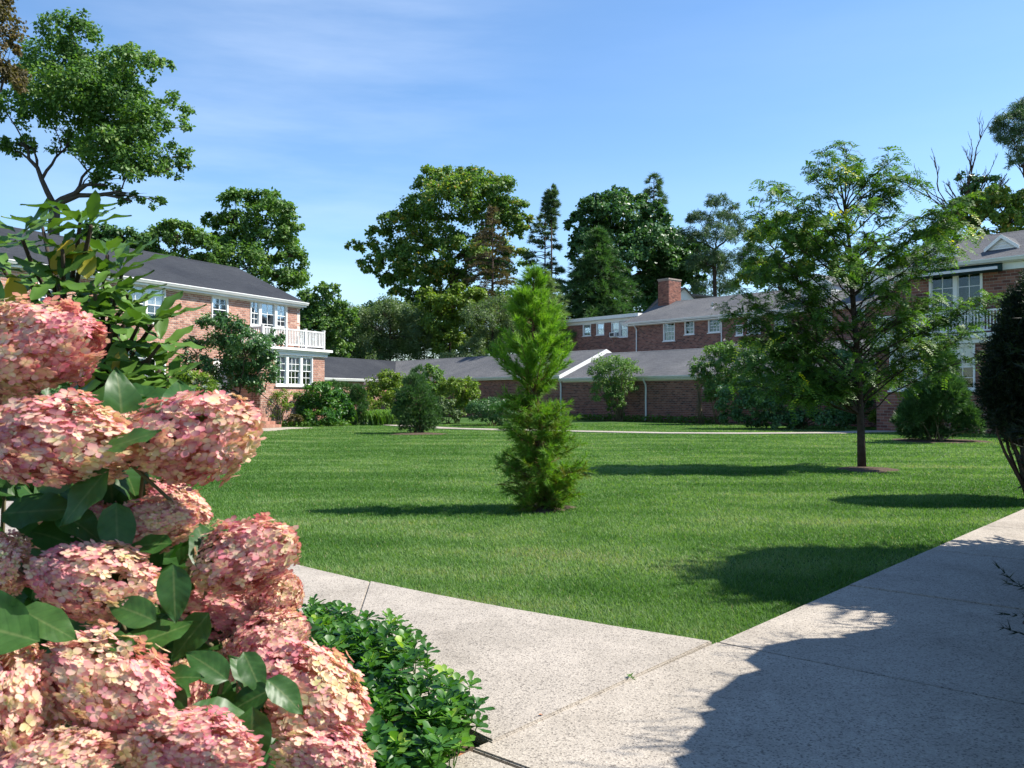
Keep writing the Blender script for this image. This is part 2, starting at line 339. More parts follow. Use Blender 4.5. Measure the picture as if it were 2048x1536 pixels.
slab(UP[6:9]+LO[6:9][::-1], 0.045, lw); slab(UP[8:11]+LO[8:11][::-1], 0.045, lw)
left_poly = UP+LO[::-1]
# --- planting bed in the corner of the two walks
q0 = J0-pd*6.4
bed = MB(); bed.poly([p+Vector((0, 0, .006)) for p in LO]+[Vector((-10.6, -2, .006)), Vector((q0.x, q0.y, .006))])
tag(bed.build('planting_bed', M['mulch']), 'dark mulch planting bed', None, kind='structure')
bed_poly = LO+[Vector((-10.6, -2, 0)), q0]
# --- far footpath
def strip(name, pts, wd, label, z=0.03):
    m = MB(); pts = [Vector(p) for p in pts]; Lf, Rt = [], []
    for i, p in enumerate(pts):
        t = (pts[min(i+1, len(pts)-1)]-pts[max(i-1, 0)]).normalized(); n = Vector((t.y, -t.x, 0))*wd/2
        Lf.append(p-n); Rt.append(p+n)
    for i in range(len(pts)-1): m.prism([Lf[i], Rt[i], Rt[i+1], Lf[i+1]], (0, 0, z))
    tag(m.build(name, M['concrete']), label, None, kind='structure'); return Lf+Rt[::-1]
far_poly = strip('footpath', [G(1780, 862.5), G(1660, 866.5), G(1480, 867.5), G(1320, 866.6), G(1170, 863.5), G(1020, 860.5), G(900, 857.5), G(820, 853), G(760, 848.3), G(735, 846)], 1.3, 'narrow concrete footpath along the shrub beds')
step_poly = strip('step_path', [G(500, 863), G(545, 858.5), G(600, 856)], 1.6, 'short concrete path at the foot of the brick steps')

# --- sky-lit grass blades
def lawn_grass():
    Vs, Ts = [], []
    Y0 = 4.2; bands = np.geomspace(Y0, 52, 30)
    for a, b in zip(bands[:-1], bands[1:]):
        ym = (a+b)/2; wdt = 0.585*ym*1.12+0.8
        dens = min(9000, 6200*(6.5/ym)**2*1.1)
        n = int(dens*(b-a)*2*wdt)
        P = np.stack([rng.uniform(-wdt, wdt, n), rng.uniform(a, b, n)], 1)
        Vs.append(P)
    P = np.concatenate(Vs)
    keep = np.ones(len(P), bool)
    for poly in (walk_poly, left_poly, bed_poly, far_poly): keep &= ~inpoly(P, poly)
    # only the lawn side of the straight walk
    rel = P-np.array([J0.x, J0.y]); keep &= (rel@np.array([pn.x, pn.y]) < -0.004)
    for cx, cy, r in MULCH:
        ang = np.arctan2(P[:, 1]-cy, P[:, 0]-cx); rr = r*(1+0.12*np.sin(3*ang+cx)+0.08*np.sin(7*ang))
        keep &= np.hypot(P[:, 0]-cx, P[:, 1]-cy) > rr*rng.uniform(.9, 1.08, len(P))
    P = P[keep]; n = len(P); d = P[:, 1]
    def vn(s, ph):  # cheap smooth noise
        return (np.sin(P[:, 0]*s+ph)+np.sin(P[:, 1]*s*1.13+ph*2)+np.sin((P[:, 0]*.7+P[:, 1]*.7)*s*1.7+ph*3)+np.sin((P[:, 0]*.8-P[:, 1]*.6)*s*2.3+ph))/4
    big = vn(0.55, 1.0)+0.6*vn(1.9, 2.2)+0.5*vn(5.3, .7)
    st_ = np.clip(np.sin(P[:, 1]*2.4+.6*np.sin(P[:, 0]*.8)+.25*P[:, 0])*np.sin(P[:, 0]*.45+1.3*np.sin(P[:, 1]*.35))+.5*np.sin(P[:, 1]*6.1+1.1*np.sin(P[:, 0]*.6))*np.sin(P[:, 0]*.9+P[:, 1]*.3), -1, 1)
    tint = np.clip(0.30+0.30*big+0.22*st_+rng.normal(0, .08, n), 0, .75)
    dead = rng.random(n) < 0.02+0.03*np.clip(vn(1.3, 4), 0, 1); tint[dead] = rng.uniform(.7, 1.0, dead.sum())
    edge = np.clip((6.9-np.abs(P[:, 1]-0.0))/2.2, 0, 1)*0.10; tint += edge*rng.random(n)
    h = rng.uniform(.016, .036, n)*(1+0.2*vn(6, 3)); wd = np.maximum(.0026, .00055*d)*rng.uniform(.7, 1.3, n)
    az = rng.uniform(0, 2*np.pi, n); lean = np.abs(rng.normal(.0, .8, n))*h*1.2
    z0 = np.zeros(n)
    B = np.stack([P[:, 0], P[:, 1], z0], 1); S = np.stack([np.cos(az+1.57), np.sin(az+1.57), z0], 1)*wd[:, None]
    T = B+np.stack([np.cos(az)*lean, np.sin(az)*lean, h], 1)
    V = np.stack([B-S, B+S, T], 1).reshape(-1, 3); Fc = np.arange(3*n).reshape(-1, 3)
    o = np_obj('lawn_grass', V, Fc, M['grass'], None, np.repeat(tint, 3))
    tag(o, 'short green grass blades of the lawn', 'grass', kind='stuff')

# ================================================================ BUILDINGS
class House:
    def __init__(s, name, label, origin, xdir, group='brick houses round the courtyard'):
        s.o = Vector((origin[0], origin[1], 0)); s.x = Vector((xdir[0], xdir[1], 0)).normalized(); s.y = Vector((-s.x.y, s.x.x, 0))
        s.root = empty(name, s.o, math.atan2(s.x.y, s.x.x), label, 'house', group)
    def loc(s, p): d = Vector(p)-s.o; return Vector((d.dot(s.x), d.dot(s.y), d.z))
    def world(s, q): return s.o+s.x*q[0]+s.y*q[1]+Vector((0, 0, q[2]))
    def px(s, px, py, y=0.0):            # pixel -> local (x, z) on the plane at depth y
        q = s.loc(on_plane(px, py, s.o+s.y*y, s.y)); return q.x, q.z
    def rect(s, x0, y0, x1, y1, y=0.0):
        a = s.px(x0, y0, y); b = s.px(x1, y0, y); c = s.px((x0+x1)/2, (y0+y1)/2, y)
        zt = s.px((x0+x1)/2, y0, y)[1]; zb = s.px((x0+x1)/2, y1, y)[1]
        return a[0], zb, b[0], zt
    def part(s, name, mb, mat, smooth=False): return mb.build(name, M[mat], s.root, smooth)
    def wall(s, x0, x1, z0, z1, y=0.0, holes=(), face='front', brick='brick', mortar='mortar', bl=0.26, bh=0.11, zb=None, pick=None, thick=0.24):
        """mortar wall with real openings and every brick standing proud of it"""
        if face == 'front': pt = lambda a, d, z: (a, y+d, z)
        elif face == 'left': pt = lambda a, d, z: (y+d, -a, z)      # faces -x; a runs along -y
        else: pt = lambda a, d, z: (y-d, a, z)                      # faces +x
        xs = sorted(set([x0, x1]+[c for h in holes for c in (h[0], h[2]) if x0 < c < x1]))
        zs = sorted(set([z0, z1]+[c for h in holes for c in (h[1], h[3]) if z0 < c < z1]))
        mb = MB()
        def bx(a0, a1, d0, d1, c0, c1):
            p, q = pt(a0, d0, c0), pt(a1, d1, c1)
            mb.box(min(p[0], q[0]), max(p[0], q[0]), min(p[1], q[1]), max(p[1], q[1]), c0, c1)
        for i in range(len(xs)-1):
            run = None
            for k in range(len(zs)-1):
                cx, cz = (xs[i]+xs[i+1])/2, (zs[k]+zs[k+1])/2
                hole = any(h[0] < cx < h[2] and h[1] < cz < h[3] for h in holes)
                if not hole: run = (run[0], zs[k+1]) if run else (zs[k], zs[k+1])
                if (hole or k == len(zs)-2) and run: bx(xs[i], xs[i+1], 0.012, thick, *run); run = None
        s.part('wall', mb, mortar)
        bm = MB(); j = 0.024; zz = zb if zb is not None else z0; row = 0; single = []
        gap = j/2
        while zz+bh <= z1+1e-3:
            off = (row % 2)*bl/2; a = x0-bl+off
            while a < x1:
                segs = [(max(a, x0), min(a+bl, x1))]
                for h in holes:
                    if zz+bh*.6 > h[1] and zz+bh*.4 < h[3]:
                        ns = []
                        for (p, q) in segs:
                            if q <= h[0] or p >= h[2]: ns.append((p, q)); continue
                            if p < h[0]: ns.append((p, h[0]))
                            if q > h[2]: ns.append((h[2], q))
                        segs = ns
                for (p, q) in segs:
                    if q-p < 0.04: continue
                    A = pt(p+gap, 0, zz+gap); B = pt(q-gap, 0, zz+bh-gap); C = pt(q-gap, 0.014, zz+bh-gap); D = pt(p+gap, 0.014, zz+gap)
                    dj = random.uniform(-.002, .002)
                    if pick is not None and pick((p+q)/2, zz): single.append((p+gap, q-gap, zz+gap, zz+bh-gap)); continue
                    n = len(bm.v)
                    for dd in (dj, 0.013):
                        for (aa, z_) in ((p+gap, zz+gap), (q-gap, zz+gap), (q-gap, zz+bh-gap), (p+gap, zz+bh-gap)): bm.v.append(pt(aa, dd, z_))
                    bm.f += [(n, n+1, n+2, n+3), (n, n+4, n+5, n+1), (n+1, n+5, n+6, n+2), (n+2, n+6, n+7, n+3), (n+3, n+7, n+4, n)]
                a += bl
            zz += bh; row += 1
        if bm.f: tag(s.part('bricks', bm, brick), kind='stuff')
        cache = {}
        for (p, q, c0, c1) in single:
            wd = round(q-p, 3)
            if wd not in cache:
                b1 = MB(); b1.box(0, wd, 0, 0.013, 0, bh-2*gap); cache[wd] = b1.mesh('brick', M[brick])
            o = link(bpy.data.objects.new('brick', cache[wd]), s.root); o.location = pt(p, random.uniform(-.002, .001), c0)
    def gable_roof(s, x0, x1, y0, y1, ze, zr, mat='roof', ov=0.45, ovx=0.3, th=0.10):
        ym = (y0+y1)/2; sl = (zr-ze)/(ym-y0); a = y0-ov; za = ze-sl*ov; b = y1+ov
        mb = MB()
        mb.prism([(x0-ovx, a, za), (x0-ovx, ym, zr), (x0-ovx, ym, zr+th*1.08), (x0-ovx, a, za+th*1.08)], (x1-x0+2*ovx, 0, 0))
        mb.prism([(x0-ovx, b, za), (x0-ovx, b, za+th*1.08), (x0-ovx, ym+.001, zr+th*1.08), (x0-ovx, ym+.001, zr)], (x1-x0+2*ovx, 0, 0))
        r = s.part('roof', mb, mat)
        c = MB(); k = int((x1-x0+2*ovx)/0.33)
        for i in range(k):                                          # ridge cap shingles
            xx = x0-ovx+i*0.33; c.prism([(xx, ym-.16, zr+th*1.08-.16*sl+.006), (xx, ym, zr+th*1.08+.022), (xx, ym+.16, zr+th*1.08-.16*sl+.006)], (.325, 0, 0))
        c.build('ridge_cap', M[mat], r)
        return r, za, a
    def gutter(s, x0, x1, y, z, hgt=0.14, dep=0.14):
        m = MB(); pts = [(x0, y, z-hgt), (x0, y-dep*.55, z-hgt), (x0, y-dep*.8, z-hgt*.55), (x0, y-dep, z-hgt*.25), (x0, y-dep, z), (x0, y, z)]
        m.prism(pts, (x1-x0, 0, 0)); return s.part('gutter', m, 'white')
    def downspout(s, x, y, z0, z1, off=0.4, r=0.045):
        m = MB(); m.tube([(x, y-off, z1), (x, y-off, z1-.12), (x, y-.09, z1-.42), (x, y-.07, z1-.6), (x, y-.07, z0+.2), (x, y-.22, z0+.04)], r, 6)
        return s.part('downspout', m, 'white')
    def window(s, r, y=0.0, panes=(2, 2), two=True, curtain=None, sill=True, name='window', trim=0.075, mw=.03, f=.04):
        x0, z0, x1, z1 = r; wd, hg = x1-x0, z1-z0
        key = (round(wd, 2), round(hg, 2), panes, two)
        m = MB(); t = trim
        m.box(0, wd, -.035, .10, hg-t, hg).box(0, wd, -.035, .10, 0, t).box(0, t, -.034, .10, t, hg-t).box(wd-t, wd, -.034, .10, t, hg-t)
        win = m.build(name, M['white'], s.root); win.location = (x0, y, z0)
        iw0, iw1, ih0, ih1 = t, wd-t, t, hg-t; mid = (ih0+ih1)/2
        sash = MB(); bars = MB()
        rows = [(mid-.02, ih1, 0.03), (ih0, mid+.02, 0.06)] if two else [(ih0, ih1, 0.04)]
        pl = []
        for (a, b, yy) in rows:
            sash.box(iw0, iw1, yy, yy+.03, b-f, b).box(iw0, iw1, yy, yy+.03, a, a+f).box(iw0, iw0+f, yy+.001, yy+.029, a+f, b-f).box(iw1-f, iw1, yy+.001, yy+.029, a+f, b-f)
            nx, ny = panes; gx0, gx1, gz0, gz1 = iw0+f, iw1-f, a+f, b-f
            pw, ph = (gx1-gx0-(nx-1)*mw)/nx, (gz1-gz0-(ny-1)*mw)/ny
            for i in range(1, nx): xx = gx0+i*(pw+mw)-mw; bars.box(xx, xx+mw, yy+.006, yy+.022, gz0, gz1)
            for i in range(1, ny): zz = gz0+i*(ph+mw)-mw; bars.box(gx0, gx1, yy+.007, yy+.021, zz, zz+mw)
            for i in range(nx):
                for k in range(ny): pl.append((gx0+i*(pw+mw), yy+.012, gz0+k*(ph+mw), pw, ph))
        sash.build('sash', M['white'], win)
        if bars.v: bars.build('muntin', M['white'], win)
        pm = {}
        for (a, yy, c, pw, ph) in pl:
            kk = (round(pw, 3), round(ph, 3))
            if kk not in pm: pm[kk] = MB().box(-.004, pw+.004, 0, .004, -.004, ph+.004).mesh('pane', M['glass'])
            o = link(bpy.data.objects.new('pane', pm[kk]), win); o.location = (a, yy, c); o.rotation_euler = (random.uniform(-.006, .006), 0, random.uniform(-.006, .006))
        if sill: MB().box(-.06, wd+.06, -.09, .05, -.06, -.002).build('sill', M['white'], win)
        if curtain:
            kind, frac = curtain; c = MB(); n = max(6, int(wd/.06)); zt, zb_ = ih1, ih1-(ih1-ih0)*frac
            for i in range(n):
                a0, a1 = iw0+(iw1-iw0)*i/n, iw0+(iw1-iw0)*(i+1)/n; ya, yb = .13+.03*(i % 2), .13+.03*((i+1) % 2)
                if kind == 'blind': ya = yb = .14
                if kind == 'pair' and 0.28 < (i+.5)/n < 0.72: continue
                c.quad((a0, ya, zb_), (a1, yb, zb_), (a1, yb, zt), (a0, ya, zt))
            c.build('curtain', M['curtain'], win)
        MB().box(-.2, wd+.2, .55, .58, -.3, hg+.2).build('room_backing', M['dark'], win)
        return win
def grow(r, e=0.0): return (r[0]-e, r[1]-e, r[2]+e, r[3]+e)

# ---------------------------------------------------------------- left house
u = Vector((0.452, 0.892, 0)).normalized()
nL = Vector((u.y, -u.x, 0))
wc = G(649, 849); P_W = 1.8
C0 = wc-nL*P_W                                         # far corner of the main wall
LH = House('brick_house', 'two storey salmon brick house with dark grey gable roof and white balcony railing', C0, u)
LEN = 25.0; ZB, ZE, ZR = 6.78, 7.0, 9.25; DEP = 10.0
yw = -P_W
rW1 = LH.rect(251, 571, 331, 645); rW0 = LH.rect(76, 541, 114, 616); rW2 = LH.rect(423, 594, 456, 645)
rT = [LH.rect(500.5, 603, 520, 652), LH.rect(524, 606, 549, 668), LH.rect(552, 608, 574, 656)]
rW4 = LH.rect(251, 697, 331, 766)
rW5 = (rW0[0], rW4[1], rW0[2], rW4[3])
def split2(r, g_=0.0): m_ = (r[0]+r[2])/2; return (r[0], r[1], m_-g_, r[3]), (m_+g_, r[1], r[2], r[3])
wins = list(split2(rW1))+list(split2(rW4))+[rW0, rW2, rW5]
zt_ = max(r[3] for r in rT); rT = [(r[0], r[1], r[2], zt_) for r in rT]
rT[1] = (rT[0][2]+.02, 4.32, rT[2][0]-.02, zt_); rT[0] = (rT[0][0], rT[0][1], rT[0][2], zt_)
dx0 = -5.12-1.55
door_r = (dx0+.1, 1.22, dx0+1.25, 3.5)
LH.wall(-LEN, 0, 0, ZB, 0, wins+rT+[door_r])
LH.wall(0, DEP, 0, ZB, 0, (), 'right'); LH.wall(-DEP, 0, 0, ZB, -LEN, (), 'left')
bk = MB(); bk.box(-LEN+.25, -.25, DEP-.25, DEP, 0, ZB); LH.part('rear_wall', bk, 'brick')
for xx in (-LEN+.02, -.24):
    gb = MB(); gb.prism([(xx, 0.03, ZB), (xx, DEP-.03, ZB), (xx, DEP/2, ZR-.05)], (.22, 0, 0)); LH.part('gable_wall', gb, 'white')
_, zg, yg = LH.gable_roof(-LEN, 0, 0, DEP, ZE, ZR, 'roof', 0.32, 0.25)
LH.gutter(-LEN-.25, .25, yg-.002, zg+.12, .15, .15)
fb = MB(); fb.box(-LEN-.2, .2, yg+.012, yg+.045, zg-.14, zg+.0); fb.box(-LEN-.15, .15, yg+.046, -.03, zg-.13, zg-.09)
fb.box(-LEN, 0.02, -.06, -.003, ZB-.12, zg-.10); LH.part('cornice', fb, 'white')
for i, r in enumerate(wins): LH.window(r, 0, (2, 2) if i in (4, 5, 6) else (2, 2), True, [('blind', .55), ('blind', .5), ('pair', 1), ('pair', 1), ('blind', .45), ('blind', .4), None][i])
LH.window(rT[0], 0, (2, 2), True, None, True); LH.window(rT[2], 0, (2, 2), True, None, True)
LH.window(rT[1], 0, (2, 4), False, None, False, 'balcony_door', 0.09)
mu = MB(); mu.box(rT[0][2], rT[1][0], -.04, .06, rT[0][1], zt_); mu.box(rT[1][2], rT[2][0], -.04, .06, rT[2][1], zt_)
LH.part('mullion', mu, 'white')
dr = MB(); dr.box(door_r[0], door_r[2], .06, .11, door_r[1], door_r[3]); d_ = LH.part('door', dr, 'white')
dp = MB(); wdr = door_r[2]-door_r[0]
for k in range(3):
    for j in range(2): dp.box(door_r[0]+.14+j*(wdr/2-.04), door_r[0]+.14+j*(wdr/2-.04)+wdr/2-.2, .045, .061, door_r[1]+.2+k*.7, door_r[1]+.2+k*.7+.52)
dp.build('door_panel', M['white'], d_)
MB().tube([(door_r[2]-.1, .02, door_r[1]+1.0), (door_r[2]-.1, .06, door_r[1]+1.0)], .03, 8).build('handle', M['metal'], d_)
x_, _z = LH.px(196, 640); LH.downspout(x_, 0, 0, zg, 0.33)
# wing with balcony
WX0 = LH.px(521, 800, yw)[0]; ZC = 3.80
r5 = LH.rect(551, 711, 625, 772, yw); k3 = (r5[2]-r5[0])
wz0, wz1 = LH.px(600, 772, yw)[1], ZC-.02
tri = [(r5[0], wz0, r5[0]+k3*.30, wz1), (r5[0]+k3*.31, wz0, r5[0]+k3*.68, wz1), (r5[0]+k3*.69, wz0, r5[2], wz1)]
LH.wall(WX0, 0, 0, ZC, yw, [(tri[0][0], wz0, tri[2][2], wz1)])
LH.wall(.015, P_W-.03, 0, ZC, WX0, (), 'left'); LH.wall(yw+.03, -.02, 0, ZC, 0, (), 'right')
for r in tri: LH.window(r, yw, (2, 2) if r is not tri[1] else (3, 2), True, ('drape', .52))
cw = MB(); cw.box(WX0-.12, .12, yw-.12, 0.1, ZC+.001, ZC+.17); cw.box(WX0-.2, .2, yw-.2, .1, ZC+.171, ZC+.27); cw.box(WX0-.32, .32, yw-.32, .1, ZC+.271, ZC+.40)
LH.part('wing_cornice', cw, 'white')
MB_ = MB(); MB_.box(WX0-.2, .2, yw-.2, -.02, ZC+.401, ZC+.43); LH.part('balcony_deck', MB_, 'roof2')
rl = empty  # railing as one part with balusters below it
rail = MB(); zt = ZC+1.42; zb = ZC+.53; ry = yw+.02
xa, xb = WX0+.15, -.08
rail.box(xa, xb, ry-.035, ry+.035, zt-.07, zt); rail.box(xa, xb, ry-.03, ry+.03, zb, zb+.06)
for xx in (xa, xb): rail.box(xx-.035, xx+.035, ry+.06, -.02, zt-.07, zt-.001); rail.box(xx-.03, xx+.03, ry+.06, -.02, zb, zb+.059)
ro = LH.part('balcony_railing', rail, 'white')
bal = MB().box(-.02, .02, -.02, .02, zb+.06, zt-.07).mesh('baluster', M['white'])
def baluster(x, y): o = link(bpy.data.objects.new('baluster', bal), ro); o.location = (x, y, 0)
n_b = int((xb-xa)/.125)
for i in range(1, n_b): baluster(xa+(xb-xa)*i/n_b, ry)
for xx in (xa, xb):
    for i in range(1, 12): baluster(xx, ry+(-.05-ry)*i/12)
for xx in (xa, xa+(xb-xa)*.36, xa+(xb-xa)*.68, xb):
    pm_ = MB().box(xx-.06, xx+.06, ry-.06, ry+.06, ZC+.43, zt+.05).box(xx-.08, xx+.08, ry-.08, ry+.08, zt+.051, zt+.085); pm_.build('post', M['white'], ro)
# brick steps
NS = 7; rs, tr_ = 1.2/NS, .34; sx0, sx1 = WX0-1.75, WX0-.03
landing = MB(); landing.box(sx0, sx1, -1.35, -.02, 0.002, 1.2); LH.part('landing', landing, 'brick')
for k in range(NS-1):
    st = MB(); y1 = -1.352-(NS-2-k)*tr_
    for i in range(int((sx1-sx0)/.22)):
        a = sx0+i*.22; st.box(a+.005, min(a+.215, sx1), y1-tr_+.005, y1-.003, rs*k+.003, rs*(k+1)-.002)
    stp = LH.part('step', st, 'brick')
for xx in (sx0+.12, sx1-.1):
    ir = MB(); yb = -1.35-(NS-1)*tr_+.15
    ir.tube([(xx, -.1, 2.08), (xx, -1.35, 2.08), (xx, yb, .95)], .022, 6)
    for k in range(18):
        f = k/17; yy = -1.35+(yb+1.35)*f; zz = 2.08+(0.95-2.08)*f; z0_ = 1.2 if k == 0 else max(rs*.9, 1.2-(1.2-.17)*f-.1)
        if k % 17 in (0, 16): ir.tube([(xx, yy, z0_), (xx, yy, zz)], .02, 5)
        else: ir.tube([(xx, yy, z0_+.08), (xx, yy, zz)], .008, 4)
    LH.part('handrail', ir, 'iron')

# ---------------------------------------------------------------- garages
gA, gB = G(1157, 839), G(1427, 846)
v = (gA-gB).normalized()                                # away to the left
gx = -v
def meet(px):                                           # point of the garage front line seen at column px
    r = (px-1024)/F; t = (gA.x-r*gA.y)/(r*v.y-v.x); return gA+v*t
stepP = meet(1126)
g1c = meet(790)
G2 = House('garage_row', 'low red brown brick garage row with grey shingle roof and white downspout', stepP, gx, 'garages closing the courtyard')
G2.root['category'] = 'garage'
L2 = 24.0
G2.wall(0, L2, 0, 2.72, 0, (), 'front', 'brick2', 'mortar2'); G2.wall(0, 9, 0, 2.72, L2, (), 'right', 'brick2', 'mortar2')
b_ = MB(); b_.box(0.05, L2-.25, 8.75, 9, 0, 2.7); G2.part('rear_wall', b_, 'brick2')
_, zg, yg = G2.gable_roof(0.0, L2, 0, 9, 2.9, 4.72, 'roof2', 0.3, 0.0)
G2.gutter(0, L2, yg-.002, zg+.12); f_ = MB(); f_.box(0, L2, yg+.01, -.002, zg-.1, zg-.03); f_.box(0, L2, -.05, -.004, 2.6, zg-.101); G2.part('fascia', f_, 'white')
x_, _z = G2.px(1293, 800); G2.downspout(x_, 0, 0, zg, .3, .06)
gt = MB()
gt.prism([(L2-.24, 0.03, 2.72), (L2-.24, 8.97, 2.72), (L2-.24, 4.5, 4.7)], (.22, 0, 0)); G2.part('gable_wall', gt, 'white')
G1 = House('garage_wing', 'long low brick garage with grey shingle roof and white sunlit rake board', stepP, gx, 'garages closing the courtyard')
G1.root['category'] = 'garage'
L1 = (g1c-stepP).length
G1.wall(-L1-4, -.02, 0, 2.9, 0, (), 'front', 'brick2', 'mortar2')
_, zg, yg = G1.gable_roof(-L1-6.75, 0.0, 0, 9, 3.12, 5.02, 'roof2', 0.3, 0.0)
G1.gutter(-L1, 0.0, yg-.002, zg+.12); f_ = MB(); f_.box(-L1, 0, yg+.01, -.002, zg-.1, zg-.03); G1.part('fascia', f_, 'white')
rk = MB(); sl = (5.02-3.12)/4.5
rk.prism([(.002, yg-.1, zg-.26), (.002, 4.5, 5.02-.22), (.002, 4.5, 5.02+.12), (.002, yg-.1, zg+.12)], (.05, 0, 0))
rk.prism([(.002, 9.3, zg-.26), (.002, 9.3, zg+.12), (.002, 4.501, 5.02+.12), (.002, 4.501, 5.02-.22)], (.05, 0, 0)); G1.part('rake_board', rk, 'white')
gt = MB(); gt.prism([(-.26, 0.03, 2.9), (-.26, 8.97, 2.9), (-.26, 4.5, 5.0)], (.24, 0, 0)); G1.part('gable_wall', gt, 'brick2')
b_ = MB(); b_.box(-L1-4, -.25, 8.75, 9, 0, 2.9); G1.part('rear_wall', b_, 'brick2')
x_, _z = G1.px(1123, 790); G1.downspout(-.15, 0, 0, zg, .3, .06)
# garage arm running towards the left house
G0 = House('corner_garage', 'brick garage arm with dark grey roof behind the salmon brick house', g1c, u, 'garages closing the courtyard')
G0.root['category'] = 'garage'
G0.wall(-30, -.02, 0, 2.9, 0, (), 'front', 'brick', 'mortar')
_, zg, yg = G0.gable_roof(-30, 6.75, 0, 9, 3.12, 5.02, 'roof', 0.3, 0.0)
G0.gutter(-30, 0.0, yg-.002, zg+.12, .2); f_ = MB(); f_.box(-30, 0, yg+.01, -.002, zg-.14, zg-.08); G0.part('fascia', f_, 'white')
b_ = MB(); b_.box(-30, 4, 8.75, 9, 0, 2.9); G0.part('rear_wall', b_, 'brick')

# ---------------------------------------------------------------- far house behind the garage
mdir = Vector((-gx.y, gx.x, 0))
fo = gA+mdir*9.6
fc = House('far_brick_house', 'two storey red brown brick house with big chimney behind the garage roof', fo, gx)
fc.o = fo
xl = fc.px(1256, 680)[0]; xr = xl+26
FZ = 7.35
rects = [(1326.7, 645, 1349.7, 682), (1369.5, 640, 1388.6, 669), (1416.5, 636.6, 1441, 665), (1472, 650, 1486, 671), (1495, 631, 1521, 668), (1549, 630, 1574, 662), (1640, 618, 1664, 650), (1706, 606, 1730, 640)]
fr = [fc.rect(*r) for r in rects]
fc.wall(xl, xr, 0, FZ, 0, fr, 'front', 'brick2', 'mortar2', zb=3.68)
fc.wall(-9, -.02, 0, FZ, xl, (), 'left', 'brick2', 'mortar2', zb=3.68)
b_ = MB(); b_.box(xl+.25, xr, 8.75, 9, 0, FZ); b_.box(xr-.25, xr, .3, 8.75, 0, FZ); fc.part('rear_wall', b_, 'brick2')
gt = MB(); gt.prism([(xl+.02, 0.03, FZ), (xl+.02, 8.97, FZ), (xl+.02, 4.5, 9.3)], (.22, 0, 0)); fc.part('gable_wall', gt, 'siding'); gt = MB(); gt.prism([(xr-.25, 0.03, FZ), (xr-.25, 8.97, FZ), (xr-.25, 4.5, 9.3)], (.22, 0, 0)); fc.part('gable_wall', gt, 'siding')
_, zg, yg = fc.gable_roof(xl, xr, 0, 9, 7.55, 9.4, 'roof2', 0.4, 0.3)
fc.gutter(xl-.3, xr+.3, yg-.002, zg+.12, .14, .14); f_ = MB(); f_.box(xl-.25, xr+.2, yg+.01, -.002, zg-.12, zg-.05); f_.box(xl, xr, -.05, -.004, FZ-.12, zg-.121); fc.part('cornice', f_, 'white')
pn_ = [(3, 2), (2, 2), (3, 2), (2, 2), (3, 2), (2, 2), (2, 2), (2, 2)]
for i, r in enumerate(fr): fc.window(r, 0, pn_[i], True, ('blind', .45) if i in (5, 6) else None, trim=.06, mw=.018, f=.028)
for c in (1274, 1444): x_, _z = fc.px(c, 670); fc.downspout(x_, 0, 2.5, zg, .38, .05)
ch = MB(); cx0, cx1, cyy = xl+.15, xl+1.25, 3.6
def brick_stack(mb, x0, x1, y0, y1, z0, z1, bl=.235, bh=.092):
    zz = z0; r_ = 0
    while zz+bh < z1:
        for (ax, a0, a1) in (('x', x0, x1), ('y', y0, y1)):
            n = max(1, int(round((a1-a0)/bl))); stp = (a1-a0)/n; o_ = (r_ % 2)*stp/2
            for i in range(-1, n+1):
                p, q = max(a0, a0+i*stp+o_), min(a1, a0+(i+1)*stp+o_)
                if q-p < .05: continue
                for sd_ in (0, 1):
                    if ax == 'x': yy = y0-.014 if sd_ == 0 else y1; mb.box(p+.006, q-.006, yy, yy+.014, zz+.006, zz+bh-.006)
                    else: xx = x0-.014 if sd_ == 0 else x1; mb.box(xx, xx+.014, p+.006, q-.006, zz+.006, zz+bh-.006)
        zz += bh; r_ += 1
ch.box(cx0, cx1, cyy, cyy+1.6, 8.2, 11.25); cho = fc.part('chimney', ch, 'mortar2')
cb = MB(); brick_stack(cb, cx0, cx1, cyy, cyy+1.6, 8.4, 11.2); tag(cb.build('bricks', M['brick2'], cho), kind='stuff')
MB().box(cx0-.05, cx1+.05, cyy-.05, cyy+1.65, 11.251, 11.36).build('chimney_cap', M['mortar2'], cho)
x_, _z = fc.px(1425, 610, 1.6); vp = MB(); vp.tube([(x_, 1.6, 8.0), (x_, 1.6, 8.75)], .06, 8); vp.tube([(x_, 1.6, 8.25), (x_, 1.6, 8.34)], [.2, .07], 8); fc.part('vent_pipe', vp, 'metal')
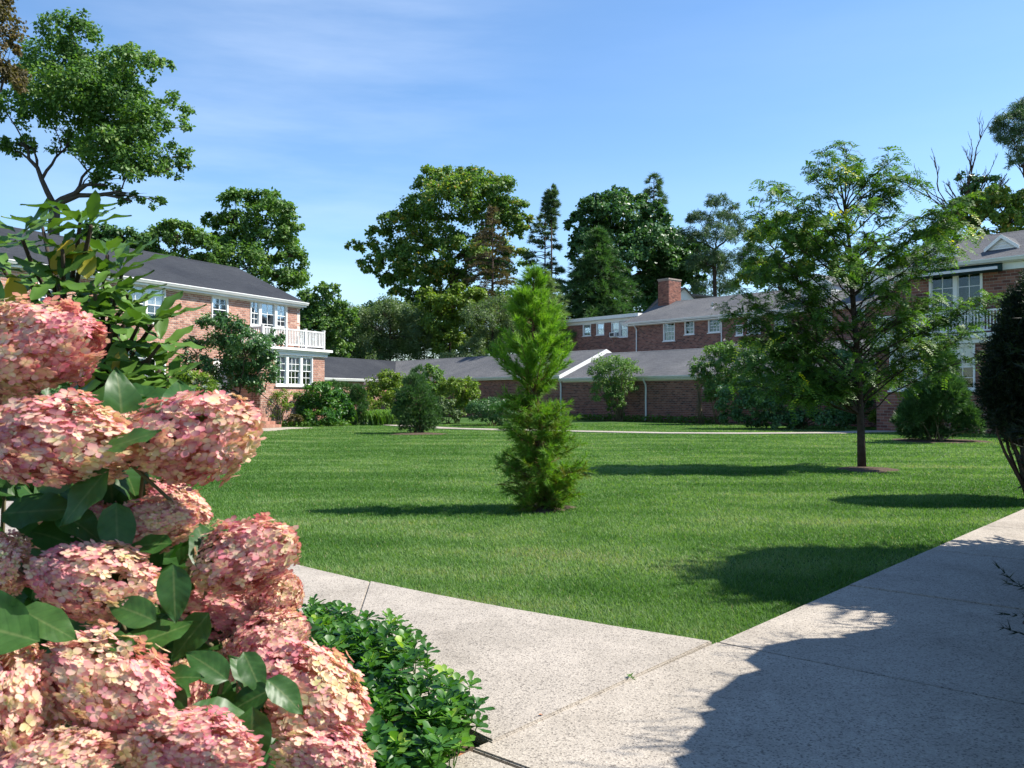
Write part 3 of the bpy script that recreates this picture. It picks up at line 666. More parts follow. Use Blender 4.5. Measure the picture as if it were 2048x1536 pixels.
def dormer(H, x0, x1, y0, y1, z0, z1, zr, wmat='siding', rmat='roof2', win=True):
    d = MB(); d.box(x0, x1, y0, y1, z0, z1); d.prism([(x0, y0, z1), (x1, y0, z1), ((x0+x1)/2, y0, zr)], (0, y1-y0, 0))
    o = H.part('dormer', d, wmat)
    for k in range(int((z1-z0)/.12)): pass
    r = MB(); xm = (x0+x1)/2; e = .14
    r.prism([(x0-e, y0-e, z1-.08), (xm, y0-e, zr), (xm, y0-e, zr+.08), (x0-e, y0-e, z1)], (0, y1-y0+e, 0))
    r.prism([(x1+e, y0-e, z1-.08), (x1+e, y0-e, z1), (xm+.001, y0-e, zr+.08), (xm+.001, y0-e, zr)], (0, y1-y0+e, 0)); r.build('dormer_roof', M[rmat], o)
    si = MB(); zz = z0+.1
    while zz < zr-.15:
        hw = (x1-x0)/2 if zz < z1 else (x1-x0)/2*(zr-zz)/(zr-z1)
        si.prism([(xm-hw, y0-.004, zz), (xm-hw, y0-.03, zz), (xm-hw, y0-.004, zz+.11)], (2*hw, 0, 0)); zz += .13
    si.build('siding_board', M['white'], o)
    rb_ = MB()
    rb_.prism([(x0-e, y0-e-.03, z1-.16), (xm, y0-e-.03, zr-.08), (xm, y0-e-.03, zr+.09), (x0-e, y0-e-.03, z1+.01)], (0, .028, 0))
    rb_.prism([(x1+e, y0-e-.03, z1-.16), (x1+e, y0-e-.03, z1+.01), (xm+.001, y0-e-.03, zr+.09), (xm+.001, y0-e-.03, zr-.08)], (0, .028, 0)); rb_.build('rake_board', M['white'], o)
    return o
for c0, c1 in ((1604, 1664), (1722, 1775)):
    a = fc.px(c0, 580, 1.6)[0]; b = fc.px(c1, 580, 1.6)[0]; dormer(fc, a, b, 1.5, 4.4, 8.0, 9.2, 9.9)
# flat roofed back part
yf = 1.6
fl = [fc.rect(1166, 648, 1182, 672, yf), fc.rect(1193, 646, 1208.5, 670, yf), fc.rect(1223, 643.5, 1239, 674, yf), fc.rect(1240, 643, 1256, 674, yf)]
fx0 = fc.px(1140, 660, yf)[0]; fx1 = xl-.02
fx1b = max(fx1, fl[3][2]+.1)
FH = House('flat_roofed_house', 'flat roofed brick wing with white fascia and air conditioner beside the chimney house', fc.world((0, 0, 0)), gx)
FH.wall(fx0-2.5, xl-.02, 0, 7.9, yf, fl, 'front', 'brick2', 'mortar2', zb=3.68)
for i, r in enumerate(fl): FH.window(r, yf, (1, 1), True, ('blind', [.5, .4, .45, .5][i]), trim=.065, f=.03)
b_ = MB(); b_.box(fx0-2.5, fx0-2.3, yf+.25, 9.5, 0, 7.9); b_.box(fx0-2.3, xl-.02, 9.3, 9.5, 0, 7.9); FH.part('rear_wall', b_, 'brick2')
b_ = MB(); b_.box(fx0-2.9, xl-.02, yf-.05, 9.7, 7.91, 8.16); b_.box(fx0-3.1, xl-.02, yf-.35, 9.8, 8.161, 8.42); FH.part('fascia', b_, 'white')
b_ = MB(); b_.box(fx0-3.0, xl-.02, yf-.2, 9.7, 8.421, 8.46); FH.part('roof', b_, 'metal')
xa_, za_ = fc.px(1229.5, 670, yf)
ac = MB(); ac.box(xa_-.3, xa_+.3, yf-.35, yf+.02, za_-.18, za_+.2); aco = FH.part('air_conditioner', ac, 'white')
gr = MB(); gr.box(xa_-.25, xa_+.2, yf-.36, yf-.351, za_-.12, za_+.15); gr.build('grille', M['iron'], aco)
bb = MB(); bb.tube([(xa_-.2, yf-.3, za_-.19), (xa_-.2, yf-.01, za_-.55)], .015, 4); bb.tube([(xa_+.2, yf-.3, za_-.19), (xa_+.2, yf-.01, za_-.55)], .015, 4); bb.build('bracket', M['metal'], aco)

# white gabled house whose tip shows over the ridge
wy = 92.0; ap = at(1368, 577, wy)
WH = House('white_gabled_house', 'white gable tip with grey roof showing over the brick house ridge', (ap.x, wy), (1, .12))
hw = 4.0; rise = 3.9; wl = MB(); wl.box(-hw, hw, 0, 9, 0, ap.z-rise); wl.prism([(-hw, 0, ap.z-rise), (hw, 0, ap.z-rise), (0, 0, ap.z)], (0, 9, 0)); WH.part('wall', wl, 'siding')
r_ = MB(); r_.prism([(-hw-.4, -.3, ap.z-rise-.4), (0, -.3, ap.z), (0, -.3, ap.z+.15), (-hw-.4, -.3, ap.z-rise-.25)], (0, 9.6, 0)); r_.prism([(hw+.4, -.3, ap.z-rise-.4), (hw+.4, -.3, ap.z-rise-.25), (.001, -.3, ap.z+.15), (.001, -.3, ap.z)], (0, 9.6, 0)); WH.part('roof', r_, 'roof2')
r_ = MB(); r_.prism([(0.4, 1.4, ap.z-.45), (0.4, 5.0, ap.z-2.2), (0.4, 5.0, ap.z-2.0), (0.4, 1.4, ap.z-.25)], (9, 0, -.9)); WH.part('cross_roof', r_, 'roof2')
# distant house with a chimney between the trees
dh = at(722, 640, 125)
DH = House('distant_house', 'distant house roof and small brick chimney between the shrubs', (dh.x, 125), (1, 0.2))
m_ = MB(); m_.box(-1.5, 3, 0, 8, 0, 11.2); DH.part('wall', m_, 'brick2'); m_ = MB(); m_.prism([(-1.9, -.4, 11.2), (-1.9, 8.4, 11.2), (-1.9, 4, 12.2)], (5.3, 0, 0)); DH.part('roof', m_, 'roof2')
m_ = MB(); m_.box(.5, 1.7, -.2, 1.0, 11, 13.4); cho = DH.part('chimney', m_, 'mortar2'); m_ = MB(); brick_stack(m_, .5, 1.7, -.2, 1.0, 11, 13.3); tag(m_.build('bricks', M['brick2'], cho), kind='stuff')

# ---------------------------------------------------------------- right house
ro_ = G(1780, 862)
RH = House('awning_house', 'two storey brick house with dark green awning and white dormers behind the yews', ro_, gx)
yu = 1.8; RX1 = 18.0; RX0 = RH.px(1752, 700)[0]
wgX1 = RH.px(2016, 700)[0]
gw = [RH.rect(1779, 695, 1838, 781), RH.rect(1839, 692, 1898, 780), RH.rect(1899, 688, 1950, 778)]
z0w = min(r[1] for r in gw); z1w = max(r[3] for r in gw); gw = [(gw[0][0], z0w, gw[0][2], z1w), (gw[0][2], z0w, gw[1][2], z1w), (gw[1][2], z0w, gw[2][2], z1w)]
ZW = z1w+.02
up = RH.rect(1858, 541, 1965, 600, yu); zu0 = ZW+.6
ups = [(up[0], zu0, up[0]+(up[2]-up[0])*.5, up[3]), (up[0]+(up[2]-up[0])*.5, zu0, up[2], up[3])]
def pickb(y_):
    def f(a, z):
        x__, y__ = topx(RH.world((a, y_, z)))
        return (1948 < x__ < 2052) and (520 < y__ < 800)
    return f
RH.wall(RX0, wgX1, 0, ZW, 0, [(gw[0][0], z0w, gw[2][2], z1w)], 'front', 'brick2', 'mortar2', pick=pickb(0), bl=.34, bh=.135)
RH.wall(.02-0, yu, 0, ZW, wgX1, (), 'right', 'brick2', 'mortar2')
RZ = 7.05
RH.wall(RX0, RX1, 0, RZ, yu, ups, 'front', 'brick2', 'mortar2', pick=pickb(yu), bl=.34, bh=.135)
RH.wall(-10.0, -yu-.03, 0, RZ, RX0, (), 'left', 'brick2', 'mortar2'); RH.wall(-yu, -.03, 0, ZW, RX0, (), 'left', 'brick2', 'mortar2')
for i, r in enumerate(gw): RH.window(r, 0, (2, 2), True, ('drape', .5) if i != 1 else None)
for r in ups: RH.window(r, yu, (2, 4), False, None, False, 'balcony_door', .09)
c_ = MB(); c_.box(RX0-.1, wgX1+.12, -.12, yu-.01, ZW+.001, ZW+.2); c_.box(RX0-.2, wgX1+.25, -.25, yu-.01, ZW+.201, ZW+.4); RH.part('wing_cornice', c_, 'white')
c_ = MB(); c_.box(RX0-.1, wgX1+.1, -.1, yu-.02, ZW+.401, ZW+.43); RH.part('balcony_deck', c_, 'roof2')
rz0, rz1 = ZW+.5, ZW+1.4
rr_ = MB(); xa, xb = RX0+.1, wgX1-.05
rr_.box(xa, xb, .0, .07, rz1-.07, rz1); rr_.box(xa, xb, .005, .065, rz0, rz0+.06)
for xx in (xa, xb): rr_.box(xx-.035, xx+.035, .071, yu-.02, rz1-.07, rz1-.001); rr_.box(xx-.03, xx+.03, .071, yu-.02, rz0, rz0+.059)
ro = RH.part('balcony_railing', rr_, 'white'); bal = MB().box(-.02, .02, -.02, .02, rz0+.06, rz1-.07).mesh('baluster', M['white'])
n_b = int((xb-xa)/.125)
for i in range(1, n_b): baluster(xa+(xb-xa)*i/n_b, .035)
for i in range(1, 12): baluster(xb, .07+(yu-.1)*i/12)
for xx in (xa, (xa*2+xb)/3, (xa+2*xb)/3, xb): MB().box(xx-.06, xx+.06, -.03, .1, ZW+.43, rz1+.06).build('post', M['white'], ro)
fz = MB(); fz.box(RX0, RX1, yu-.06, yu-.004, RZ, RZ+.42); fz.box(RX0-.2, RX1+.2, yu-.3, yu-.061, RZ+.30, RZ+.42); RH.part('frieze', fz, 'white')
_, zg, yg = RH.gable_roof(RX0, RX1, yu, 10, RZ+.5, RZ+2.2, 'roof2', 0.35, .3)
RH.gutter(RX0-.3, RX1+.3, yg-.002, zg+.14, .16, .15)
b_ = MB(); b_.box(RX0+.25, RX1, 9.75, 10, 0, RZ+.2); b_.box(RX1-.25, RX1, yu+.3, 9.75, 0, RZ+.2)
b_.prism([(RX0+.02, yu+.03, RZ+.1), (RX0+.02, 9.97, RZ+.1), (RX0+.02, yu/2+5, RZ+2.1)], (.2, 0, 0)); b_.prism([(RX1-.25, yu+.03, RZ+.1), (RX1-.25, 9.97, RZ+.1), (RX1-.25, yu/2+5, RZ+2.1)], (.2, 0, 0)); RH.part('rear_wall', b_, 'siding')
a0, a1 = RH.px(1838, 530, yu)[0], RH.px(2006, 510, yu)[0]
aw = MB(); aw.prism([(a0, yu-.07, RZ+.30), (a0, yu-.75, RZ+.06), (a0, yu-.75, RZ-.02), (a0, yu-.07, RZ-.06)], (a1-a0, 0, 0)); awo = RH.part('awning', aw, 'awning')
MB().box(a0-.05, a1+.05, yu-.80, yu-.751, RZ-.03, RZ+.09).build('awning_bar', M['metal'], awo)
for (c0, c1, yy, zz) in ((1850, 1916, 2.7, .25), (1977, 2034, 3.0, .15)):
    a = RH.px(c0, 500, yy)[0]; b = RH.px(c1, 500, yy)[0]; dormer(RH, a, b, yy, yy+2.6, RZ+.7, RZ+1.0+zz, RZ+1.5+zz, 'white')
# ================================================================ VEGETATION
def rand_dirs(n): return nrm(rng.normal(size=(n, 3)))
def quads(B, D, S, Ln, W, fold=0.0):
    """leaf blades: base B, direction D, side S -> diamond shaped quads"""
    Ln = np.asarray(Ln).reshape(-1, 1); W = np.asarray(W).reshape(-1, 1)
    mid = B+D*Ln*0.45
    V = np.stack([B, mid-S*W*.5, B+D*Ln, mid+S*W*.5], 1).reshape(-1, 3)
    return V, np.arange(len(V)).reshape(-1, 4)
def leaf_frame(out, up=0.5, jit=0.7, droop=0.3, along=None):
    """normals that lean outwards and up, leaf direction lying in the leaf plane"""
    n = len(out); N = nrm(out*0.6+np.array([0, 0, up])+rng.normal(size=(n, 3))*jit)
    A = rng.normal(size=(n, 3)) if along is None else along+rng.normal(size=(n, 3))*.5
    A = A+np.array([0, 0, -droop]); D = nrm(A-N*(A*N).sum(1, keepdims=True)); S = np.cross(N, D)
    return D, S
def blob_leaves(blobs, n, Ln, asp=0.55, sub=16, subr=0.30, up=0.5, jit=0.6, droop=0.35, shell=(0.5, 1.0), flat=0.75, tj=0.12):
    """blobs (x,y,z,rx,ry,rz); leaves sit in small clumps near each blob's skin"""
    bl = np.array(blobs, float); wt = (bl[:, 3]*bl[:, 5])**1.0; wt /= wt.sum()
    Bs, Os, Ts = [], [], []
    for b, q in zip(bl, wt):
        k = max(6, int(sub*(b[3]*b[5])/np.mean(bl[:, 3]*bl[:, 5]))); nb = int(n*q)
        dirs = rand_dirs(k); dirs[:, 2] = np.where(dirs[:, 2] < -.5, -dirs[:, 2]*.5, dirs[:, 2]); dirs = nrm(dirs)
        rad = rng.uniform(*shell, (k, 1))**.7; ctr = b[:3]+dirs*rad*b[3:6]
        tb = rng.uniform(.15, .6, k); idx = rng.integers(0, k, nb)
        r0 = subr*(b[3]+b[5])/2
        off = rand_dirs(nb)*(rng.random((nb, 1))**.45)*r0; off[:, 2] *= flat
        P = ctr[idx]+off
        Bs.append(P); Os.append(nrm(nrm(off)*.8+dirs[idx]*.6)); Ts.append(tb[idx]+rng.normal(0, tj, nb))
    P = np.concatenate(Bs); O = np.concatenate(Os); T = np.concatenate(Ts)
    D, S = leaf_frame(O, up, jit, droop); ln = Ln*rng.uniform(.6, 1.35, len(P))
    V, Fc = quads(P, D, S, ln, ln*asp)
    return V, Fc, np.repeat(np.clip(T, 0, 1), 4)
def curve(a, b, sag=0.15, k=6, wob=0.0):
    a, b = Vector(a), Vector(b); L_ = (b-a).length; out = []
    for i in range(k+1):
        t = i/k; p = a.lerp(b, t); p.z += sag*L_*math.sin(math.pi*t)
        if wob and 0 < i < k: p += Vector((random.uniform(-1, 1), random.uniform(-1, 1), random.uniform(-.6, .6)))*wob*L_
        out.append(p)
    return out
def local(pts, o): return [Vector(p)-Vector(o) for p in pts]
def px_blobs(Y, lst, depth=0.8, seed=None):
    out = []
    for b in lst:
        px, py, r = b[:3]; ry = b[3] if len(b) > 3 else r*0.85
        p = at(px, py, Y); s = Y/F; off = random.uniform(-1, 1)*depth*r*s
        out.append((p.x, Y+off, p.z, r*s, r*s*.95, ry*s))
    return out
def tree(name, label, px, Y, blobs, n, Ln, mat, fork_py, tr=0.3, asp=.6, bark='bark', depth=.8, group='trees behind the houses', limb_lean=None, sub=16, subr=.3, lens=None, extra_mats=None, cat='tree', **kw):
    base = at(px, HZ, Y); base = Vector((base.x, Y, 0)); fork = at(limb_lean or px, fork_py, Y)
    root = empty(name, base, 0, label, cat, group)
    bl = px_blobs(Y, blobs, depth)
    tk = MB(); k = 5
    tp = [base.lerp(fork, i/k)+Vector((random.uniform(-.15, .15)*tr if 0 < i else 0, 0, 0)) for i in range(k+1)]
    tk.tube(local(tp, base), [tr*(1.25 if i == 0 else 1-.35*i/k) for i in range(k+1)], 8)
    tk.build('trunk', M[bark], root, True)
    lm = MB(); cand = [(fork.copy(), tr*.55)]+[(base.lerp(fork, q_), tr*.4) for q_ in (.75, .88)]
    for b in sorted(bl, key=lambda b_: (Vector(b_[:3])-fork).length):     # each limb grows from the nearest wood
        c = Vector(b[:3]); f, rf = min(cand, key=lambda q_: (q_[0]-c).length+.62*(q_[0]-fork).length+(1.5*max(0, q_[0].z-c.z)))
        pts = curve(f, c, .10, 6, .045); r0 = max(.035, rf*.72)
        lm.tube(local(pts, base), [r0*(1-.11*i) for i in range(7)], 6)
        cand += [(pts[i_], r0*(1-.11*i_)) for i_ in (2, 3, 4, 5)]
        for _ in range(5):
            d = rand_dirs(1)[0]; e = c+Vector((d[0]*b[3], d[1]*b[4], abs(d[2])*b[5]*.9)); s0 = pts[random.choice((3, 4, 5))]
            lm.tube(local(curve(s0, e, .06, 4, .03), base), [r0*.35*(1-.8*i/4) for i in range(5)], 4)
    lm.build('limbs', M[bark], root, True)
    V, Fc, T = blob_leaves(bl, int(n*1.9), Ln*.80, asp, int(sub*1.5), subr, **kw)
    np_obj('crown', V-np.array(base), Fc, M[mat], root, T)
    return root, bl, base
def needles(P, D, n, Ln, W, spread, tint, tj=.1):
    """tufts of n thin needles at points P fanned round direction D"""
    Pn = np.repeat(P, n, 0); Dn = np.repeat(D, n, 0); k = len(Pn)
    A = nrm(Dn+rng.normal(size=(k, 3))*spread); S = nrm(np.cross(A, rng.normal(size=(k, 3))))
    ln = (np.asarray(Ln)*rng.uniform(.65, 1.25, k))[:, None]; V = np.stack([Pn-S*W*.5, Pn+S*W*.5, Pn+A*ln], 1).reshape(-1, 3); Fc = np.arange(len(V)).reshape(-1, 3)
    T = np.repeat(np.clip(np.repeat(tint, n)+rng.normal(0, tj, k), 0, 1), 3)
    return V, Fc, T
def conifer_layers(name, label, px, Y, top_py, base_py, prof, mat, n_br, Ln=.5, tr=.2, bark='bark', droop=.25, group='trees behind the houses', tuft=14, W=.05, gap=0.0, cat='tree'):
    """spruce or pine: whorled boughs with needle sprays; prof = [(py, half width px)]"""
    base = at(px, HZ, Y); base = Vector((base.x, Y, 0)); top = at(px, top_py, Y)
    root = empty(name, base, 0, label, cat, group); s = Y/F
    tk = MB(); tk.tube(local([base, base.lerp(top, .5), top], base), [tr, tr*.6, .03], 7); tk.build('trunk', M[bark], root, True)
    ys, ws = zip(*prof); bo = MB(); Ps, Ds, Ts = [], [], []
    for i in range(n_br):
        py = random.uniform(ys[0], ys[-1]); hw_ = np.interp(py, ys, ws)*s*random.uniform(.6, 1.08)
        z = at(px, py, Y).z; th = random.uniform(0, 2*math.pi)
        if hw_ < .1: continue
        a = Vector((base.x, Y, z)); e = a+Vector((math.cos(th)*hw_, math.sin(th)*hw_, -droop*hw_*random.uniform(.2, 1.4)))
        pts = curve(a, e, .10, 5); bo.tube(local(pts, base), [.05*(1-.15*j) for j in range(6)], 4)
        m = max(5, int(hw_/.16)); tt = rng.uniform(gap, 1, m)**.8
        for t in tt:
            p = a.lerp(e, t)+Vector((0, 0, .1*hw_*math.sin(math.pi*t))); wv = (1-t)*hw_*.35+.12
            side = random.uniform(-1, 1)*wv; q = p+Vector((-math.sin(th)*side, math.cos(th)*side, random.uniform(-.05, .1)))
            Ps.append(q); Ds.append(Vector((math.cos(th), math.sin(th), .15))+Vector((-math.sin(th), math.cos(th), 0))*(side/wv*.8)); Ts.append(random.uniform(.15, .75))
    bo.build('branches', M[bark], root, True)
    V, Fc, T = needles(np.array(Ps), nrm(np.array(Ds)), tuft, Ln, W, .45, np.array(Ts))
    np_obj('crown', V-np.array(base), Fc, M[mat], root, T)
    return root

# ---- background trees
tree('maple_tree', 'huge maple with bare forked trunk rising behind the salmon brick house roof', 108, 58,
     [(150,75,55),(90,120,70),(180,140,70),(250,120,45),(300,150,45),(330,200,40),(230,210,80),(130,210,80),(60,190,50),(30,230,45),(300,260,55),(350,310,36,28),(250,310,70),(240,260,70),(190,200,70),(290,320,60),(140,150,70),(100,230,60),(180,310,50),(120,280,45),(50,290,30),(10,300,35),(280,360,48,34),(220,375,40,30),(340,350,35,25),(200,250,60),(300,400,26,18),(375,335,22,16),(270,405,22,16),(360,260,24,20),(165,60,25),(330,130,25,16)],
     21000, .30, 'maple', 410, .55, .7, 'bark_grey', .9, sub=14, subr=.34, droop=.5)
rt = tree('copper_tree', 'reddish brown leafed tree beside the huge maple', -70, 50,
     [(-10,60,60),(10,30,45),(-40,140,70),(-10,150,50),(-60,60,60),(20,100,25)], 5000, .26, 'rust', 330, .4, .7, 'bark_grey', .8, sub=18, subr=.3)
tree('maple_tree', 'broad green maple behind the far end of the salmon brick house', 530, 68,
     [(470,400,36),(520,400,38),(555,430,40),(480,450,45),(430,440,28),(585,470,32),(540,490,55),(470,500,45),(590,520,34),(440,490,30),(500,545,60),(570,560,48),(430,540,35),(600,560,25)], 13000, .32, 'maple', 520, .3, .7, depth=.9, sub=18, subr=.3)
tree('low_tree', 'dark rounded tree top just over the salmon brick house ridge', 230, 62, [(200,470,38,26),(245,480,38,28),(180,480,30,22),(280,490,24,20),(225,520,60,30)], 5000, .3, 'dark', 520, .2, .7, sub=18)
tree('low_tree', 'green rounded tree between the dark tree top and the broad maple', 345, 64, [(320,480,36,30),(360,470,36,30),(395,490,34,32),(300,500,28,24),(410,525,30,28),(345,530,60,40),(430,550,40,34)], 7500, .3, 'maple', 530, .25, .7, sub=18)
tree('side_tree', 'bushy tree just beyond the balcony end of the salmon brick house', 640, 88, [(610,620,28),(650,610,30),(685,620,26),(630,660,38),(680,660,30),(600,670,30),(660,700,40,30),(640,580,18),(615,600,22,20),(665,585,20,18),(590,640,30,30),(640,640,40),(700,640,18,20),(620,710,40,26)], 10000, .34, 'maple', 660, .25, .7, sub=20)
tree('maple_tree', 'tall spreading maple with orange autumn patches beyond the garage', 905, 104,
     [(860,370,36),(900,360,38),(960,370,45),(1000,380,36),(830,420,45),(900,420,60),(970,430,55),(1020,420,34),(790,450,34,28),(760,470,30,22),(730,495,30,18),(710,492,16,10),(740,530,30,20),(780,510,40,28),(830,490,50,36),(890,480,45,30),(1040,470,26),(1030,510,30),(980,490,40),(770,560,26,18),(800,590,26,20),(840,560,45,36),(820,530,40),(1010,450,40),(860,600,36,30),(750,540,18,12),(930,520,50,40),(960,540,40,34),(870,545,46,36),(1000,540,36,34),(905,570,40,34),(800,560,36,26),(850,440,50,40),(940,390,50,34),(1045,445,22,20)],
     30000, .46, 'autumn', 520, .45, .65, 'bark', .8, sub=20, subr=.28, droop=.55)
tree('feather_shrub_tree', 'rounded grey green small tree behind the garage ridge corner', 780, 94, [(700,674,46,43),(750,654,51,45),(800,644,55,43),(840,654,41,43),(680,704,39,26),(740,699,57,36),(810,694,57,43),(850,684,41,40),(660,684,27,24),(770,619,27,19),(710,644,39,36),(780,634,46,36),(640,704,34,24),(690,709,46,24),(860,709,46,28),(800,719,69,21),(740,722,57,16)], 26000, .36, 'greygreen', 680, .2, .32, sub=22, subr=.35, droop=.8)
tree('bank_tree', 'dark green tree bank behind the grey green small tree', 720, 106, [(660,660,40,34),(710,665,44,36),(770,640,46,40),(830,640,46,44),(690,700,50,34),(770,700,60,36),(840,690,50,40),(650,705,36,26)], 9000, .46, 'maple', 690, .25, .6, sub=22, subr=.34)
tree('bank_tree', 'mid green tree bank below the tall spreading maple', 950, 100, [(900,640,46,40),(950,620,46,44),(1000,620,46,44),(1040,640,40,40),(920,690,54,40),(990,690,56,40),(1050,690,44,40)], 9000, .44, 'autumn', 680, .25, .6, sub=22, subr=.34)
tree('yellowing_tree', 'yellow green leafy small tree behind the garage', 900, 92, [(850,590,20,16),(870,620,34,30),(910,610,34,30),(950,600,28,24),(880,660,40,34),(930,640,36,30),(900,690,40,34),(860,670,30,30),(920,580,16,14)], 9000, .36, 'yellowgreen', 650, .18, .7, sub=20, subr=.3)
tree('grey_shrub_tree', 'soft grey green tree left of the feathery conifer behind the garage', 985, 88, [(960,640,36,34),(1000,620,36,34),(1030,660,36,34),(975,680,40,36),(1020,710,36,28),(950,700,26,30),(960,725,50,20),(910,720,40,20)], 11000, .34, 'greygreen', 660, .18, .3, sub=20, subr=.35, droop=.8)
conifer_layers('bare_brown_conifer', 'thinning brownish conifer in front of the tall maple', 985, 98, 415, 700, [(415,6),(450,26),(500,48),(560,66),(620,76),(700,70)], 'brownish', 150, .5, .3, droop=.15, tuft=7, W=.07, gap=.15)
conifer_layers('cypress_tree', 'dense green conifer right behind the feathery conifer top', 1090, 78, 545, 760, [(545,4),(580,24),(630,46),(680,58),(760,58)], 'greygreen', 300, .45, .2, droop=-.5, tuft=12, W=.06)
conifer_layers('slim_pine', 'slim pine with tufted spire and bare trunk', 1103, 100, 372, 640, [(372,3),(390,13),(420,18),(436,12),(445,4)], 'pine', 90, .5, .22, 'bark', droop=-.2, tuft=16, W=.08)
conifer_layers('ragged_pine', 'ragged open pine round the slim bare trunk', 1090, 103, 430, 660, [(430,6),(455,26),(500,44),(560,42),(640,60)], 'pine', 110, .6, .25, droop=.0, tuft=10, W=.09, gap=.5)
tree('dark_maple', 'large dark dense broadleaf tree behind the chimney', 1260, 104,
     [(1230,400,38),(1180,420,36),(1270,410,36),(1150,450,26),(1210,460,50),(1280,460,45),(1330,470,45),(1370,490,36),(1180,500,45),(1250,520,55),(1330,530,55),(1390,530,28),(1300,590,55),(1370,570,40),(1230,580,45),(1400,500,20),(1310,430,30),(1395,560,22),(1220,430,50),(1290,500,60),(1350,540,50),(1200,540,50),(1340,610,50,36)],
     27000, .5, 'dark', 560, .5, .75, depth=.9, sub=22, subr=.26, droop=.5)
conifer_layers('hemlock_tree', 'broad dark hemlock left of the chimney', 1195, 86, 455, 720, [(455,6),(480,26),(520,58),(570,82),(620,98),(720,110)], 'juniper', 300, .6, .3, droop=.3, tuft=11, W=.10)
conifer_layers('spruce_tree', 'pointed spruce top poking above the dark tree', 1308, 116, 343, 640, [(343,2),(365,16),(395,26),(430,38),(480,52),(640,80)], 'pine', 160, .7, .3, droop=.3, tuft=10, W=.10, gap=.2)
tree('pine_tree', 'open grey green pine right of the dark broadleaf tree', 1430, 98, [(1430,410,26,18),(1400,440,26,18),(1450,440,36,22),(1380,480,28,24),(1430,480,40,26),(1480,470,26,22),(1410,530,40,30),(1460,530,45,34),(1500,520,30,28),(1440,575,50,26),(1385,440,14,10),(1470,415,12,10)], 15000, .5, 'pine', 500, .3, .16, 'bark', .9, sub=22, subr=.3, jit=.9, droop=.0)
tree('olive_tree', 'olive green trees massed behind the honey locust', 1560, 90, [(1530,470,36),(1580,500,40),(1540,540,45),(1610,540,36),(1650,500,36),(1500,560,30,26),(1690,540,36),(1640,450,26),(1570,440,22)], 11000, .42, 'autumn', 520, .3, .5, depth=.9, sub=20, subr=.3)
tree('dark_pine', 'dark pine crown above the flat topped olive tree', 2075, 62, [(2010,250,30,26),(2040,235,26,26),(2060,270,40,34),(2020,280,32,26),(2000,255,18,16),(2055,310,32,26),(2090,300,60),(2035,330,20,14),(2070,220,40)], 11000, .36, 'pine', 420, .35, .14, 'bark', .9, sub=24, subr=.3, jit=.9, droop=0)
tree('spreading_tree', 'olive green flat topped tree over the awning house roof', 2010, 60, [(1930,410,30,20),(1970,400,34,20),(2020,405,36,22),(2060,400,36,24),(1910,440,24,24),(1960,440,36,24),(2020,445,36,24),(2070,450,40,30),(1990,470,40,14),(1895,470,26,22),(1860,470,22,18)], 10000, .28, 'autumn', 455, .25, .6, depth=.8, sub=20, subr=.32)
# leafless tree
def bare_tree():
    Y = 64; base = at(1945, HZ, Y); base.z = 0; root = empty('bare_tree', base, 0, 'leafless grey tree with thin upright twigs beside the dark pine', 'tree', 'trees behind the houses')
    m = MB(); fork = at(1945, 470, Y); m.tube(local([base, fork], base), [.28, .2], 7); m.build('trunk', M['bark'], root, True)
    lm = MB()
    def br(a, d, L_, r, lev):
        e = a+d*L_; pts = curve(a, e, random.uniform(-.03, .05), 4, .04); lm.tube(local(pts, base), [r*(1-.16*i) for i in range(5)], 4)
        if lev == 0: return
        for _ in range(random.choice((3, 4, 4))):
            s = pts[random.choice((1, 2, 3, 4))]; dd = (d+Vector((random.uniform(-.55, .55), random.uniform(-.5, .5), random.uniform(-.1, .4)))).normalized(); br(s, dd, L_*random.uniform(.35, .55), max(.02, r*.55), lev-1)
    for (px, py) in ((1860, 340), (1880, 320), (1905, 345), (1925, 300), (1948, 270), (1965, 300), (1985, 320), (2005, 330), (1895, 390), (2015, 370), (1940, 330)):
        e = at(px, py+18, Y); e.y += random.uniform(-3, 3); br(fork, (e-fork).normalized(), (e-fork).length*.74, .11, 3)
    lm.build('limbs', M['bark'], root)
    V, Fc, T = blob_leaves(px_blobs(Y, [(1955,365,22,18),(1935,385,20,18),(1985,365,16,14),(1925,355,10,10),(1960,400,24,18),(1890,450,24,24),(1870,480,26,18)]), 2600, .26, .6, 14, .35)
    np_obj('crown', V-np.array(base), Fc, M['dark'], root, T)
bare_tree()

